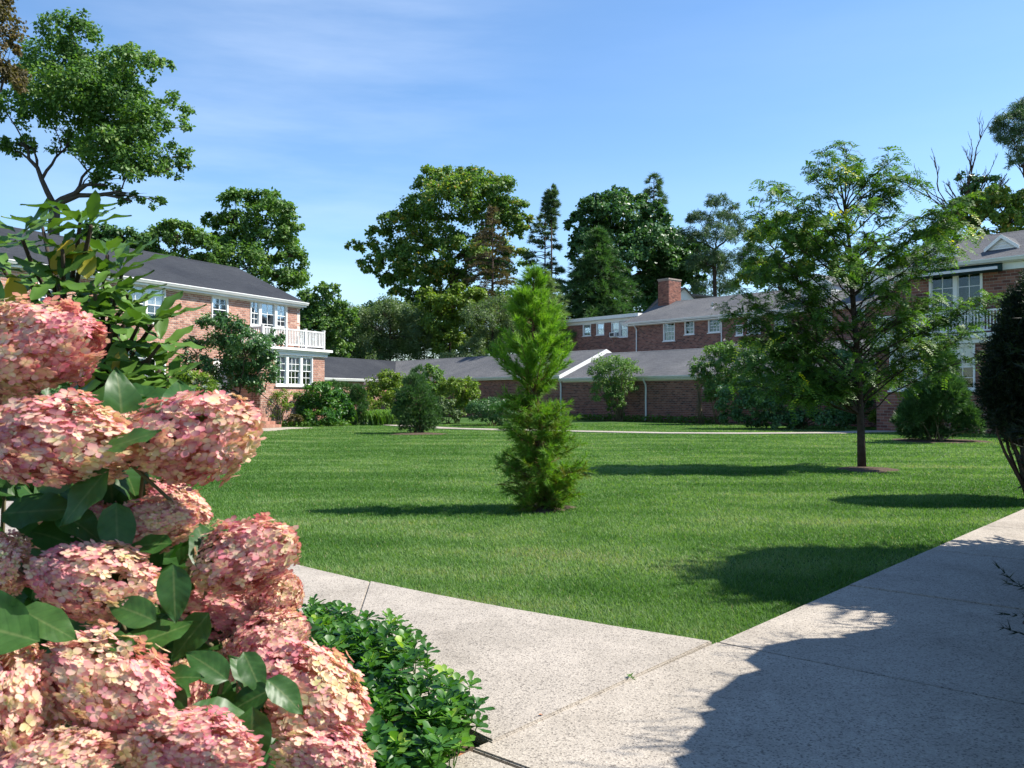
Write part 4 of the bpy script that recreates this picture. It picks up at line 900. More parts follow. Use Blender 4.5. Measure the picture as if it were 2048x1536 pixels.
# ---- shrubs of the courtyard
def shrub(name, label, px, base_py, blobs, n, Ln, mat, asp=.55, stems=5, group='shrubs along the houses', depth=.7, needle=False, sub=18, subr=.3, bark='twig', Y=None, cat='shrub', stem_r=.025, **kw):
    base = G(px, base_py) if Y is None else Vector((at(px, HZ, Y).x, Y, 0)); Y = base.y
    if not needle and len(blobs) > 2: blobs = [(a_, b_, c_*1.12, d_*1.12) for a_, b_, c_, d_ in blobs]
    root = empty(name, base, 0, label, cat, group); bl = px_blobs(Y, blobs, depth)
    st = MB()
    for b in bl:
        for _ in range(max(1, stems//len(bl)+1)):
            a = base+Vector((random.uniform(-.2, .2), random.uniform(-.2, .2), 0)); c = Vector(b[:3])+Vector((random.uniform(-.4, .4)*b[3], random.uniform(-.3, .3)*b[4], random.uniform(-.1, .6)*b[5]))
            st.tube(local(curve(a, c, .05, 5, .03), base), [stem_r*(1-.13*i) for i in range(6)], 5)
    st.build('stems', M[bark], root, True)
    if needle:
        bb = np.array(bl); wt = bb[:, 3]*bb[:, 5]; idx = rng.choice(len(bb), n, p=wt/wt.sum()); d = rand_dirs(n); d[:, 2] = np.abs(d[:, 2])*np.where(rng.random(n) < .3, -1, 1)
        lump = .88+.12*np.sin(d[:, 0]*9+idx)*np.sin(d[:, 2]*8+idx*2)
        P = bb[idx, :3]+d*bb[idx, 3:6]*(rng.uniform(.55, 1.0, n)**.6*lump)[:, None]
        V, Fc, T = needles(P, nrm(d+np.array([0, 0, .7])), 9, Ln, Ln*.16, .42, rng.uniform(.1, .8, n))
    else: V, Fc, T = blob_leaves(bl, int(n*1.9), Ln*.82, asp, int(sub*1.3), subr, **kw)
    V[:, 2] = np.maximum(V[:, 2], 0.01)
    np_obj('foliage', V-np.array(base), Fc, M[mat], root, T)
    return root, bl, base
def blossoms(root, bl, base, n, r, mat, topbias=.3):
    m = MB(); bb = random.choices(bl, k=n)
    for b in bb:
        d = rand_dirs(1)[0]; d[2] = abs(d[2])+topbias; d /= np.linalg.norm(d); c = Vector((b[0]+d[0]*b[3]*1.03, b[1]+d[1]*b[4]*1.03, b[2]+d[2]*b[5]*1.05))-base
        for k in range(5):
            th = k*1.257+random.random(); t1 = Vector((math.cos(th), .3*math.sin(th*2), math.sin(th)))*r
            t2 = Vector((math.cos(th+1.0), -.3, math.sin(th+1.0)))*r; m.poly([c, c+t1*.8, c+(t1+t2)*.62, c+t2*.8])
    m.build('blossoms', mat, root)
M['petal_white'] = plain('cream_petal', (0.75, 0.66, 0.55), .7, .1); M['petal_pink'] = plain('pale_pink_petal', (0.7, 0.48, 0.46), .7, .15)
# round juniper on the lawn with its ring of mulch
jp = G(836, 868)
shrub('juniper_bush', 'egg shaped dark green juniper standing alone on the lawn with mulch', 836, 866, [(833,810,46,52),(830,770,24,26),(838,745,10,14),(815,830,30,34),(855,830,30,34),(835,845,40,20),(825,752,6,14),(842,765,10,18)], 3200, .16, 'juniper', needle=True, stems=8, cat='bush')
# left bed
shrub('viburnum_shrub', 'glossy light leaved shrub in front of the balcony wing', 648, 851, [(645,800,36,28),(620,815,26,26),(670,815,30,30),(650,835,38,18),(640,780,26,16),(690,830,16,20)], 4200, .20, 'pachy', .5, sub=24, subr=.28)
shrub('yew_bush', 'upright dark yew between the glossy shrub and the daylilies', 708, 850, [(710,815,24,32),(715,790,16,22),(700,835,20,18),(725,830,12,20)], 1500, .2, 'juniper', needle=True)
shrub('back_yew', 'dark feathery yew close to the garage arm', 680, 843, [(660,775,26,14),(690,780,20,16),(640,785,20,14),(680,810,30,30)], 1500, .2, 'juniper', needle=True)
r_, bl_, b_ = shrub('rose_of_sharon', 'tall loose shrub with few pale pink blossoms before the roof valley', 775, 846, [(760,775,30,22),(790,770,28,22),(745,790,22,20),(790,800,28,24),(775,755,20,14),(765,815,30,20)], 3800, .2, 'yellowgreen', .5, sub=24)
blossoms(r_, bl_, b_, 14, .09, M['petal_pink'])
r_, bl_, b_ = shrub('rose_of_sharon', 'tall dark leaved shrub directly behind the lone juniper', 865, 845, [(865,760,20,26),(875,790,24,24),(855,790,20,26),(880,820,22,22),(860,740,10,12)], 2600, .2, 'maple', .5, sub=22)
r_, bl_, b_ = shrub('lilac_shrub', 'yellow green loose shrub left of the clipped boxwood', 915, 847, [(905,790,30,26),(930,780,24,22),(900,770,22,14),(945,800,16,22),(915,820,30,22)], 3600, .19, 'yellowgreen', .5, sub=22)
blossoms(r_, bl_, b_, 8, .07, M['petal_white'])
shrub('smoke_shrub', 'blue grey leaved low shrub behind the lone juniper', 895, 848, [(890,815,20,20),(880,830,16,16),(905,830,16,14)], 1500, .16, 'greygreen', .6)
shrub('boxwood', 'clipped dark boxwood mound beside the feathery conifer', 985, 851, [(985,828,48,24),(960,830,28,20),(1010,830,28,20),(985,815,44,16)], 6500, .10, 'dark', .7, sub=50, subr=.2, shell=(.85, 1.0), tj=.06)
shrub('hosta_clump', 'small pale green clump at the foot of the boxwood', 1012, 852, [(1010,845,16,8)], 300, .22, 'greygreen', .5)
def strappy(name, label, px, py, n, hgt, spread, mat, wd=.03, w_px=20):
    base = G(px, py); root = empty(name, base, 0, label, 'plant', 'plants in the beds'); s = base.y/F
    st = rng.normal(size=(n, 2))*np.array([w_px*s*.5, .35]); az = rng.uniform(0, 6.28, n); V, Fc = [], []
    for i in range(n):
        o = Vector((st[i, 0], st[i, 1], 0)); d = Vector((math.cos(az[i]), math.sin(az[i]), 0)); sd_ = Vector((-d.y, d.x, 0))*wd; h = hgt*random.uniform(.7, 1.2); k = spread*random.uniform(.4, 1.2)
        p = [o, o+d*k*.3+Vector((0, 0, h*.7)), o+d*k*.7+Vector((0, 0, h)), o+d*k*1.1+Vector((0, 0, h*.75))]; b0 = len(V)
        for j, q in enumerate(p): f = (1, .9, .6, .05)[j]; V += [q-sd_*f, q+sd_*f]
        for j in range(3): Fc.append((b0+2*j, b0+2*j+1, b0+2*j+3, b0+2*j+2))
    np_obj('leaves', np.array([tuple(x) for x in V]), Fc, M[mat], root, np.repeat(rng.uniform(.2, .8, n), 8))
strappy('daylily_clump', 'bright green strappy daylily clump left of the lone juniper', 765, 850, 420, .75, .6, 'bright', .03, 36)
# garage front
shrub('crape_myrtle', 'tall multi stemmed shrub against the garage wall beside the downspout', 1238, 843, [(1225,735,36,26),(1250,745,28,26),(1200,745,28,24),(1225,770,36,28),(1205,790,22,22),(1250,775,22,22),(1230,800,20,22),(1228,820,14,14)], 5200, .16, 'maple', .5, stems=16, sub=26, subr=.26, stem_r=.04)
r_, bl_, b_ = shrub('rose_of_sharon', 'leafy shrub with pale blossoms at the end of the garage wall', 1440, 849, [(1440,705,36,22),(1470,720,34,26),(1420,735,26,22),(1450,760,40,30),(1430,790,26,26),(1400,745,18,14),(1480,770,30,40),(1500,700,34,18)], 6500, .18, 'maple', .5, stems=14, sub=24, subr=.27)
blossoms(r_, bl_, b_, 26, .08, M['petal_pink'])
shrub('young_sapling', 'thin leafless sapling before the brick garage wall', 1400, 848, [(1392,735,14,24),(1400,770,10,20)], 160, .16, 'maple', .5, stems=10)
shrub('holly_shrub', 'big dark evergreen shrub mass behind the honey locust trunk', 1600, 858, [(1540,730,40,36),(1590,720,45,40),(1640,730,45,36),(1530,790,42,45),(1590,790,50,50),(1650,790,50,50),(1700,780,36,50),(1620,840,60,20),(1550,840,45,18),(1690,720,34,34),(1690,835,30,24),(1500,820,36,36),(1470,800,34,40),(1570,840,50,24),(1650,838,50,24),(1720,820,26,40),(1470,840,30,20)], 17000, .17, 'dark', .6, sub=30, subr=.27)
shrub('barberry', 'small yellow leaved shrub under the ground floor window', 1775, 860, [(1772,782,26,10),(1785,800,20,14),(1760,838,22,18)], 1500, .13, 'yellowgreen', .6)
shrub('light_shrub', 'pale green shrub between the dwarf spruce and the tall yew', 1960, 866, [(1962,810,22,22),(1975,835,22,22),(1950,840,18,18),(1935,775,14,24)], 2200, .13, 'yellowgreen', .5)
def dwarf():
    shrub('dwarf_spruce', 'broad dark green dwarf conifer in front of the awning house', 1872, 884, [(1880,740,30,40),(1870,790,48,45),(1840,800,36,34),(1905,800,36,36),(1850,845,50,30),(1900,845,46,32),(1930,835,28,30),(1880,715,18,24),(1815,830,24,28),(1870,868,60,12),(1945,855,20,18)], 5200, .20, 'juniper', needle=True, stems=8, cat='bush')
dwarf()
# ivy strip at the garage foot
def ground_cover(name, label, poly, n, Ln, mat, hmax=.3, group=None):
    xs = [p.x for p in poly]; ys = [p.y for p in poly]
    P = np.stack([rng.uniform(min(xs), max(xs), n), rng.uniform(min(ys), max(ys), n)], 1); P = P[inpoly(P, poly)]; k = len(P)
    B = np.column_stack([P, rng.uniform(.02, hmax, k)]); O = rand_dirs(k); O[:, 2] = np.abs(O[:, 2])
    D, S = leaf_frame(O, .8, .5, .1); ln = Ln*rng.uniform(.6, 1.3, k); V, Fc = quads(B, D, S, ln, ln*.7); V[:, 2] = np.maximum(V[:, 2], .01)
    tag(np_obj(name, V, Fc, M[mat], None, np.repeat(rng.uniform(.1, .75, k), 4)), label, 'ground cover', None, 'stuff')
o1, o2 = meet(1150), meet(1450)
ground_cover('ivy', 'strip of ivy along the foot of the garage wall', [o1-mdir*.1, o2-mdir*.1, o2-mdir*1.7, o1-mdir*1.5], 9000, .16, 'bright', .38)
ground_cover('ivy', 'low creepers at the foot of the balcony wing', [G(585, 849), G(700, 846), G(700, 853), G(560, 853.5)], 5000, .14, 'bright', .25)
# beside the salmon brick house
tree('cherry_tree', 'small dark leaved tree in front of the salmon brick house door', 478, 41, [(470,660,34,24),(430,650,34,22),(510,690,44,30),(430,690,45,32),(480,720,50,36),(400,730,34,28),(540,680,26,22),(450,750,45,34),(510,745,40,30),(480,770,46,24),(420,770,30,18),(545,720,20,20),(385,690,20,20),(445,635,14,12)], 8200, .20, 'dark', 790, .11, .5, 'bark', .8, group='small trees of the courtyard', sub=24, subr=.3, droop=.9)
shrub('andromeda', 'thin airy shrub beside the brick steps handrail', 555, 853, [(555,800,20,14),(570,790,22,10),(548,830,16,16),(575,815,12,16)], 900, .14, 'yellowgreen', .5, sub=16)
shrub('small_rose', 'small reddish shrub at the foot of the balcony wing', 592, 853, [(592,838,14,10)], 260, .14, 'rust', .6)
shrub('laurel', 'dark gappy shrub close to the balcony wing corner', 600, 851, [(595,800,14,20),(605,825,14,20)], 900, .18, 'dark', .5)
r_, bl_, b_ = shrub('white_hydrangea', 'pale flowering hydrangea bush below the salmon brick house window', 370, 858, [(340,765,36,20),(380,765,36,22),(410,785,30,22),(360,800,50,30),(300,790,40,30)], 4200, .18, 'yellowgreen', .6, Y=36)
blossoms(r_, bl_, b_, 40, .10, M['petal_white'])
shrub('foundation_shrub', 'dark green shrub under the salmon brick house windows', 220, 870, [(200,780,60,30),(130,790,60,30),(260,800,50,30)], 3800, .18, 'dark', .5, Y=34)

# ---- the feathery conifer in the middle of the lawn
def feathery():
    base = G(1080, 1018); Y = base.y; s = Y/F; root = empty('feathery_conifer', base, 0, 'young bright green feathery conifer alone in the middle of the lawn', 'tree', 'small trees of the courtyard')
    cx = lambda py: np.interp(py, [545, 700, 780, 900, 1018], [1067, 1066, 1070, 1084, 1086])
    prof = [(548,4),(570,20),(600,34),(640,50),(680,64),(705,74),(725,64),(745,40),(765,34),(785,56),(810,66),(850,68),(900,74),(930,78),(960,70),(990,66),(1012,52)]
    ys, ws = zip(*prof)
    tk = MB(); tk.tube(local([at(cx(p), p, Y) for p in (1018, 900, 780, 660, 560)], base), [.055, .045, .034, .02, .006], 7); tk.build('trunk', M['bark_red'], root, True)
    br = MB(); Ps, Ds, Ts, Ls = [], [], [], []
    wts = np.interp(np.linspace(548, 1012, 400), ys, ws); cum = np.cumsum(wts+8)/np.sum(wts+8)
    for i in range(285):
        py = float(np.interp(random.random(), cum, np.linspace(548, 1012, 400)))
        hw_ = np.interp(py, ys, ws)*s*random.choice((.4, .65, .85, 1.0, 1.1, 1.18))
        th = random.uniform(0, 2*math.pi); upper = py < 760
        if 738 < py < 775 and random.random() < .45: continue
        e = at(cx(py), py, Y); e += Vector((math.cos(th)*hw_, math.sin(th)*hw_, 0)); rise = (.75 if upper else .35)*hw_+.05
        a = at(cx(py), min(1012, py+rise/s*random.uniform(.6, 1.2)), Y)
        pts = curve(a, e, -.08, 6); br.tube(local(pts, base), [.009*(1-.12*j) for j in range(7)], 4)
        nsh = random.randint(7, 11)
        for k in range(nsh):
            t = .35+.65*(k+random.random())/nsh; p = a.lerp(e, min(1, t)); p.z -= .08*(e-a).length*math.sin(math.pi*min(1, t))
            d = Vector((math.cos(th)*.7, math.sin(th)*.7, .75 if upper else random.uniform(-.35, .55)))+Vector((random.uniform(-.7, .7), random.uniform(-.7, .7), random.uniform(-.3, .3)))
            d.normalize(); shl = random.uniform(.06, .13)
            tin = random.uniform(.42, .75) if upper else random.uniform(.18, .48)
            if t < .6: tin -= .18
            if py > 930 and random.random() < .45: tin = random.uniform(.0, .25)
            for q in range(3):
                Ps.append(p+d*shl*q/2.2); Ds.append(d); Ts.append(tin+.06*q)
    br.build('branches', M['bark_red'], root, True)
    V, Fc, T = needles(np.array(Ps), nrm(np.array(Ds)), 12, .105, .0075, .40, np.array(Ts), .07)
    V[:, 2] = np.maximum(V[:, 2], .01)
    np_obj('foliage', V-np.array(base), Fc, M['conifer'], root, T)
feathery()

# ---- honey locust on the right
def locust():
    base = G(1724, 937); Y = base.y; s = Y/F; root = empty('honey_locust', base, 0, 'slender lawn tree with feathery compound leaves and a mulch ring', 'tree', 'small trees of the courtyard')
    tkp = [(1724,940),(1722,860),(1719,780),(1714,700),(1706,600),(1700,500),(1690,420),(1678,350)]
    tk = MB(); P = [at(a, b, Y) for a, b in tkp]; P[0].z = 0; tk.tube(local(P, base), [.095, .078, .070, .062, .055, .04, .026, .014], 9); tk.build('trunk', M['bark'], root, True)
    def trunk_at(py):
        ys = [q[1] for q in tkp][::-1]; xs = [q[0] for q in tkp][::-1]; return at(float(np.interp(py, ys, xs)), py, Y)
    tg = [(1665,305),(1650,330),(1690,345),(1740,340),(1770,330),(1840,335),(1835,365),(1800,380),(1600,365),(1570,350),(1545,395),(1530,440),(1515,470),(1560,430),(1620,420),(1600,460),(1750,400),(1800,430),(1860,430),(1850,470),(1900,470),(1930,480),(1880,440),(1760,470),(1700,430),(1660,460),(1630,500),(1560,500),(1500,520),(1540,540),(1600,540),(1660,540),(1760,520),(1820,510),(1870,520),(1780,560),(1840,560),(1740,590),(1900,600),(1950,600),(1880,640),(1980,600),(1820,620),(1780,640),(1660,600),(1600,590),(1530,600),(1480,590),(1500,640),(1560,640),(1620,650),(1470,660),(1530,690),(1590,700),(1650,690),(1690,660),(1760,690),(1820,690),(1880,680),(1930,660),(1850,720),(1900,720),(1790,740),(1740,740),(1680,740),(1620,740),(1560,745),(1500,730),(1590,780),(1640,790),(1480,770),(1820,760),(1700,770),(1440,720),(1530,790),(1460,620),(1490,560),(1520,410),(1870,600),(1800,600),(1740,640),(1560,570),(1600,620),(1640,560),(1700,560),(1850,660),(1500,680),(1580,660),(1650,750),(1780,700),(1720,500),(1640,470),(1820,470),(1780,360),(1620,340)]
    br = MB(); LB, LD, LT = [], [], []
    for (px, py) in tg:
        e = at(px, py, Y); dx = (px-1715)*s; e.y += random.uniform(-1, 1)*max(.5, 1.7-abs(dx)*.35)
        a = trunk_at(min(830, max(420, py+abs(px-1715)*random.uniform(.35, .7)+30)))
        pts = curve(a, e, .05, 7, .03); r0 = .020; br.tube(local(pts, base), [r0*(1-.12*i) for i in range(8)], 5)
        Lb = (e-a).length; m = max(5, int(Lb/.15))
        for k in range(m):
            t = .3+.7*(k+random.random())/m; i = min(6, int(t*7)); p = pts[i].lerp(pts[i+1], t*7-i) if t < 1 else pts[-1].copy()
            d = ((e-a).normalized()*.7+Vector((random.uniform(-1, 1), random.uniform(-1, 1), random.uniform(-.3, .7)))).normalized(); q = p+d*random.uniform(.15, .42)
            br.tube(local([p, p.lerp(q, .5)+Vector((0, 0, .02)), q], base), [.008, .006, .003], 3)
            for f in range(random.randint(4, 7)):
                g_ = p.lerp(q, random.uniform(.25, 1)); LB.append(g_); LD.append((d*.5+Vector((random.uniform(-1, 1), random.uniform(-1, 1), random.uniform(-.3, .5)))).normalized()); LT.append(random.uniform(.05, .55))
    # outer sprays with the sun's brightness put into their tint
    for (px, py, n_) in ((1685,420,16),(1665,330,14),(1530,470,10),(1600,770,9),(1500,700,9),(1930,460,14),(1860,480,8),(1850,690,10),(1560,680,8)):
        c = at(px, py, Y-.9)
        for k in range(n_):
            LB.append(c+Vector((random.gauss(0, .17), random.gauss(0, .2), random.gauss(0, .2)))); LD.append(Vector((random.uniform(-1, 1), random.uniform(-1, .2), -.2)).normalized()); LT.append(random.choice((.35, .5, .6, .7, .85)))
    br.build('branches', M['bark'], root, True)
    # compound leaves: a drooping rachis with paired leaflets
    n = len(LB); B = np.array([tuple(x) for x in LB]); D = np.array([tuple(x) for x in LD]); T = np.array(LT); NP = 9
    Lr = rng.uniform(.22, .40, n); H = nrm(D*np.array([1, 1, .3])); side = nrm(np.cross(H, np.array([0, 0, 1.0])+rng.normal(size=(n, 3))*.3)); Vs, Ts = [], []
    for j in range(NP):
        t = (j+1)/NP; pos = B+D*(Lr*t)[:, None]; pos[:, 2] -= Lr*t*t*.55
        tan = nrm(D-np.array([0, 0, 1.1*t]))
        for sg in (-1, 1):
            ld = nrm(side*sg+tan*.45+rng.normal(size=(n, 3))*.14); ls = nrm(tan-ld*(tan*ld).sum(1, keepdims=True)); ll = (.058+.022*math.sin(math.pi*t))*rng.uniform(.8, 1.2, n)
            V, _ = quads(pos, ld, ls, ll, ll*.42); Vs.append(V); Ts.append(np.repeat(np.clip(T+rng.normal(0, .05, n), 0, 1), 4))
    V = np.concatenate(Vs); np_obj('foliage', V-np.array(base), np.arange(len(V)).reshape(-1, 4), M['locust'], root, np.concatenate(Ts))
locust()

# ---- yews on the right side, partly outside the picture, that shade the walk
def yew(name, label, base, blobs, n, Ln=.06, tuft=16, W=.008, stems=(), mat='juniper', group='dark yews beside the walk', core=0.0):
    base = Vector(base); root = empty(name, base, 0, label, 'shrub', group)
    st = MB()
    for s_ in stems: st.tube([Vector(p) for p in s_[0]], s_[1], 7)
    for b in blobs:
        for _ in range(3):
            d = rand_dirs(1)[0]; st.tube(curve((0, 0, .05), (b[0]+d[0]*b[3]*.8, b[1]+d[1]*b[4]*.8, b[2]+d[2]*b[5]*.8), .05, 5, .03), [.03*(1-.14*i) for i in range(6)], 5)
    st.build('stems', M['bark'], root, True)
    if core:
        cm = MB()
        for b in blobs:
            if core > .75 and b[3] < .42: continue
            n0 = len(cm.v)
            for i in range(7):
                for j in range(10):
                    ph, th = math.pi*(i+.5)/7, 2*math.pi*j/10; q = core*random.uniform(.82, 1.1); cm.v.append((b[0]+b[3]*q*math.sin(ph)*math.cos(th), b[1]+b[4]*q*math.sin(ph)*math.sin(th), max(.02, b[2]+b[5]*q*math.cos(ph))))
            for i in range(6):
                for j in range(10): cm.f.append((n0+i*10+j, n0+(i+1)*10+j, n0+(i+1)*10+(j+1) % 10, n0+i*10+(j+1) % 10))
        tag(cm.build('light_block_core', M['shade_core'], root), kind='stuff')  # solid lumps added inside the crown to block light and deepen its shade
    bb = np.array(blobs, float); wt = bb[:, 3]*bb[:, 5]; idx = rng.choice(len(bb), n, p=wt/wt.sum()); d = rand_dirs(n)
    P = bb[idx, :3]+d*bb[idx, 3:6]*(rng.uniform(.25, 1.15, n)**.5*(.92+.12*np.sin(d[:, 0]*7+idx)*np.sin(d[:, 2]*9)))[:, None]
    keep = P[:, 2] > .12; P = P[keep]; d = d[keep]; k = len(P); sd_ = nrm(d+np.array([0, 0, .35])+rng.normal(size=(k, 3))*.35)
    # each shoot: a row of needles
    q = 5; Pn = np.concatenate([P+sd_*(.035*j*Ln/.03*.5) for j in range(q)]); Dn = np.concatenate([sd_]*q)
    V, Fc, T = needles(Pn, Dn, tuft//4, Ln, W, .55, np.tile(rng.uniform(.05, .6, k), q))
    V[:, 2] = np.maximum(V[:, 2], .01); np_obj('foliage', V, Fc, M[mat], root, T); return root
yb = G(2062, 1000)
sY = yb.y/F
def yl(px, py, dy=0): p = at(px, py, yb.y); return (p.x-yb.x, dy, p.z)
ybl = [(*yl(2050, 650), 46*sY, 50*sY, 70*sY), (*yl(2030, 720), 48*sY, 56*sY, 60*sY), (*yl(2018, 790), 44*sY, 50*sY, 56*sY), (*yl(2030, 835), 44*sY, 50*sY, 44*sY), (*yl(2095, 720), 70*sY, 60*sY, 120*sY), (*yl(2062, 590), 16*sY, 20*sY, 50*sY), (*yl(2005, 690, -.1), 22*sY, 24*sY, 44*sY), (*yl(1988, 780, .1), 20*sY, 24*sY, 40*sY), (*yl(2035, 620, .1), 14*sY, 16*sY, 40*sY), (*yl(1992, 850, -.2), 22*sY, 20*sY, 10*sY), (*yl(2090, 830), 60*sY, 60*sY, 60*sY)]
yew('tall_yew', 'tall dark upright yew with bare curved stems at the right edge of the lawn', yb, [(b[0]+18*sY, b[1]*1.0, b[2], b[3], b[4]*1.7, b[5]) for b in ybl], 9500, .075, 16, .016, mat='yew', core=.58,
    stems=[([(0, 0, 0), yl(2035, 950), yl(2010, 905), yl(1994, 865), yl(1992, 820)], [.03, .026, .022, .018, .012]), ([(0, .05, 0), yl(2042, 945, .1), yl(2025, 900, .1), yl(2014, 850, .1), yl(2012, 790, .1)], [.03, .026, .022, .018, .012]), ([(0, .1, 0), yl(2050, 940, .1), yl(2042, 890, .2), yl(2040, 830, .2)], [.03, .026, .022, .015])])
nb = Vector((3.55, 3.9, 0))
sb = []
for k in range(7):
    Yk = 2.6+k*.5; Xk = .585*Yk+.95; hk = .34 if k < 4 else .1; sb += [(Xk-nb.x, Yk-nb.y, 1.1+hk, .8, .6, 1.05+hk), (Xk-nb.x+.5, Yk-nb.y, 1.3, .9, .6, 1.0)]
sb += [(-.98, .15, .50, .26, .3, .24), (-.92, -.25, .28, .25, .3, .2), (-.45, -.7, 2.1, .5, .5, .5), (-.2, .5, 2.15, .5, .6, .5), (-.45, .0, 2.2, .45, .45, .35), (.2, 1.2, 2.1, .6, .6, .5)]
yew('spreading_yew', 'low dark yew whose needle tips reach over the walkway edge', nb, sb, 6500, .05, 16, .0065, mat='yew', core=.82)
hb = J0+pd*5.6+pn*2.75
def leafy_box(name, label, base, x0, x1, y0, y1, z1, n):
    """clipped hedge: dense leaf skin on a solid box added to block light, in walk coordinates"""
    root = empty(name, base, math.atan2(pd.y, pd.x), label, 'hedge'); m = MB(); m.box(x0+.12, x1-.12, y0+.12, y1-.12, 0, z1-.12); m.build('stems', M['bark'], root)  # no stems here: a hidden solid box keeps sunlight from passing the hedge
    f = rng.random(n); P = np.stack([rng.uniform(x0, x1, n), rng.uniform(y0, y1, n), rng.uniform(.02, z1, n)], 1); N = np.zeros((n, 3))
    for lo, hi, ax, val, sg in ((0, .35, 2, z1, 1), (.35, .65, 1, y0, -1), (.65, .9, 1, y1, 1), (.9, .95, 0, x0, -1), (.95, 1, 0, x1, 1)):
        s_ = (f >= lo) & (f < hi); P[s_, ax] = val-sg*rng.uniform(-.02, .14, s_.sum()); N[s_, ax] = sg
    D, S = leaf_frame(N, .4, .6, .1); ln = .05*rng.uniform(.7, 1.3, n); V, Fc = quads(P, D, S, ln, ln*.6); np_obj('foliage', V, Fc, M['dark'], root, np.repeat(rng.uniform(.1, .7, n), 4))
leafy_box('clipped_hedge', 'long dark clipped hedge along the outer edge of the straight walkway', hb, 0, 12, -1.2, 0, 1.75, 26000)
tb = Vector((6.75, 7.65, 0))
yew('rounded_holly', 'tall dense rounded evergreen shading the lawn beside the walkway', tb, [(0,0,2.8,1.45,1.5,2.3),(-.1,0,1.4,1.5,1.5,1.4),(0,.35,4.0,1.35,1.3,1.1),(.3,-.4,2.6,1.5,1.5,2.1),(-.35,-.2,3.9,1.0,1.2,1.1)], 3500, .10, 12, .045, group=None, core=.88, mat='yew')
b2 = Vector((5.05, 5.95, 0))
yew('rounded_holly', 'lower dense evergreen between the spreading yew and the tall rounded one', b2, [(0,0,1.2,1.0,1.1,1.25),(.5,-.3,1.6,1.2,1.3,1.2),(.6,.5,1.3,1.1,1.1,1.2)], 2400, .10, 12, .045, group=None, core=.88, mat='yew')

# ---- mulch rings
MULCH = [(jp.x, jp.y, 1.15), (G(1735, 940).x, G(1735, 940).y, .62), (G(1875, 882).x, G(1875, 882).y, 1.6), (G(1085, 1017).x, G(1085, 1017).y, .42)]
for (cx, cy, r), lab in zip(MULCH, ('mulch ring round the lone juniper', 'mulch ring round the honey locust trunk', 'mulch patch under the dwarf spruce', 'bare earth under the feathery conifer')):
    m = MB(); ring = []
    for k in range(28):
        th = 2*math.pi*k/28; rr = r*(1+0.12*math.sin(3*th+cx)+0.08*math.sin(7*th)); ring.append((math.cos(th)*rr, math.sin(th)*rr, .004))
    for k in range(28):
        a, b = ring[k], ring[(k+1) % 28]; m.poly([(0, 0, .05), (a[0]*.6, a[1]*.6, .045), (b[0]*.6, b[1]*.6, .045)]); m.quad((a[0]*.6, a[1]*.6, .045), a, b, (b[0]*.6, b[1]*.6, .045))
    o = tag(m.build('mulch_ring', M['mulch']), lab, None, kind='structure'); o.location = (cx, cy, 0)
lawn_grass()
# ================================================================ FOREGROUND PLANTS
def leaf_mesh(name, Ln, W, mat, shape='ovate', curl=.25, fold=.25, tint=.3, nseg=7, stalk=0.0, serr=0.0):
    """leaf along +X, upper side +Z, folded on the midrib and arched"""
    V, Fc = [], []
    for i in range(nseg+1):
        t = i/nseg
        if shape == 'ovate': wd = W*.5*(math.sin(math.pi*t**.72)**.85 if 0 < t < 1 else 0)
        else: wd = W*.5*(math.sin(math.pi*t**1.15)**.62 if 0 < t < 1 else 0)
        x = stalk+Ln*t*(1-.12*curl*t); z = -curl*Ln*.35*t*t
        for sg in (-1, -.5, 0, .5, 1):
            w_ = wd*sg; V.append((x, w_, z+abs(w_)*fold-(.25*fold*abs(w_) if abs(sg) == 1 else 0)+(.004*Ln/.1*math.sin(t*14) if abs(sg) == 1 else 0)))
    for i in range(nseg):
        for j in range(4): Fc.append((i*5+j, i*5+j+1, (i+1)*5+j+1, (i+1)*5+j))
    me = np_mesh(name, V, Fc, mat, np.full(len(V), tint), True)
    me.attributes.new('vein', 'FLOAT', 'POINT').data.foreach_set('value', np.array([abs(sg) for i in range(nseg+1) for sg in (-1, -.5, 0, .5, 1)], np.float32))
    me.attributes.new('run', 'FLOAT', 'POINT').data.foreach_set('value', np.repeat(np.arange(nseg+1)/nseg, 5).astype(np.float32))
    return me
def add_veins(m, count=7, dark=.7):
    """side veins as fine relief and a paler midrib"""
    t = m.node_tree; b = t.nodes['Principled BSDF']; a = t.nodes.new('ShaderNodeAttribute'); a.attribute_name = 'vein'; r = t.nodes.new('ShaderNodeAttribute'); r.attribute_name = 'run'
    c = t.nodes.new('ShaderNodeMath'); c.operation = 'MULTIPLY_ADD'; c.inputs[1].default_value = -.22; t.links.new(a.outputs['Fac'], c.inputs[0]); t.links.new(r.outputs['Fac'], c.inputs[2])
    s = t.nodes.new('ShaderNodeMath'); s.operation = 'MULTIPLY'; s.inputs[1].default_value = count*6.283; t.links.new(c.outputs[0], s.inputs[0])
    w_ = t.nodes.new('ShaderNodeMath'); w_.operation = 'SINE'; t.links.new(s.outputs[0], w_.inputs[0]); bump(t, b, w_.outputs[0], .06, .002)
    src = b.inputs['Base Color'].links[0].from_socket; mr = ramp(t, a.outputs['Fac'], [(0.0, (1, 1, 1)), (0.10, (0, 0, 0))])
    c1 = mixc(t, mr, src, mixc(t, .45, src, (.22, .26, .10)))
    vl = ramp(t, w_.outputs[0], [(0.86, (0, 0, 0)), (0.98, (.5, .5, .5))]); c1 = mixc(t, vl, c1, mixc(t, 1.0, c1, (.62, .66, .6), 'MULTIPLY'))
    n_ = noise(t, 55, 4, .6); c1 = mixc(t, 1.0, c1, ramp(t, n_, [(.3, (.72, .75, .7)), (.7, (1.18, 1.15, 1.1))]), 'MULTIPLY'); t.links.new(c1, b.inputs['Base Color'])
add_veins(M['hleaf'])
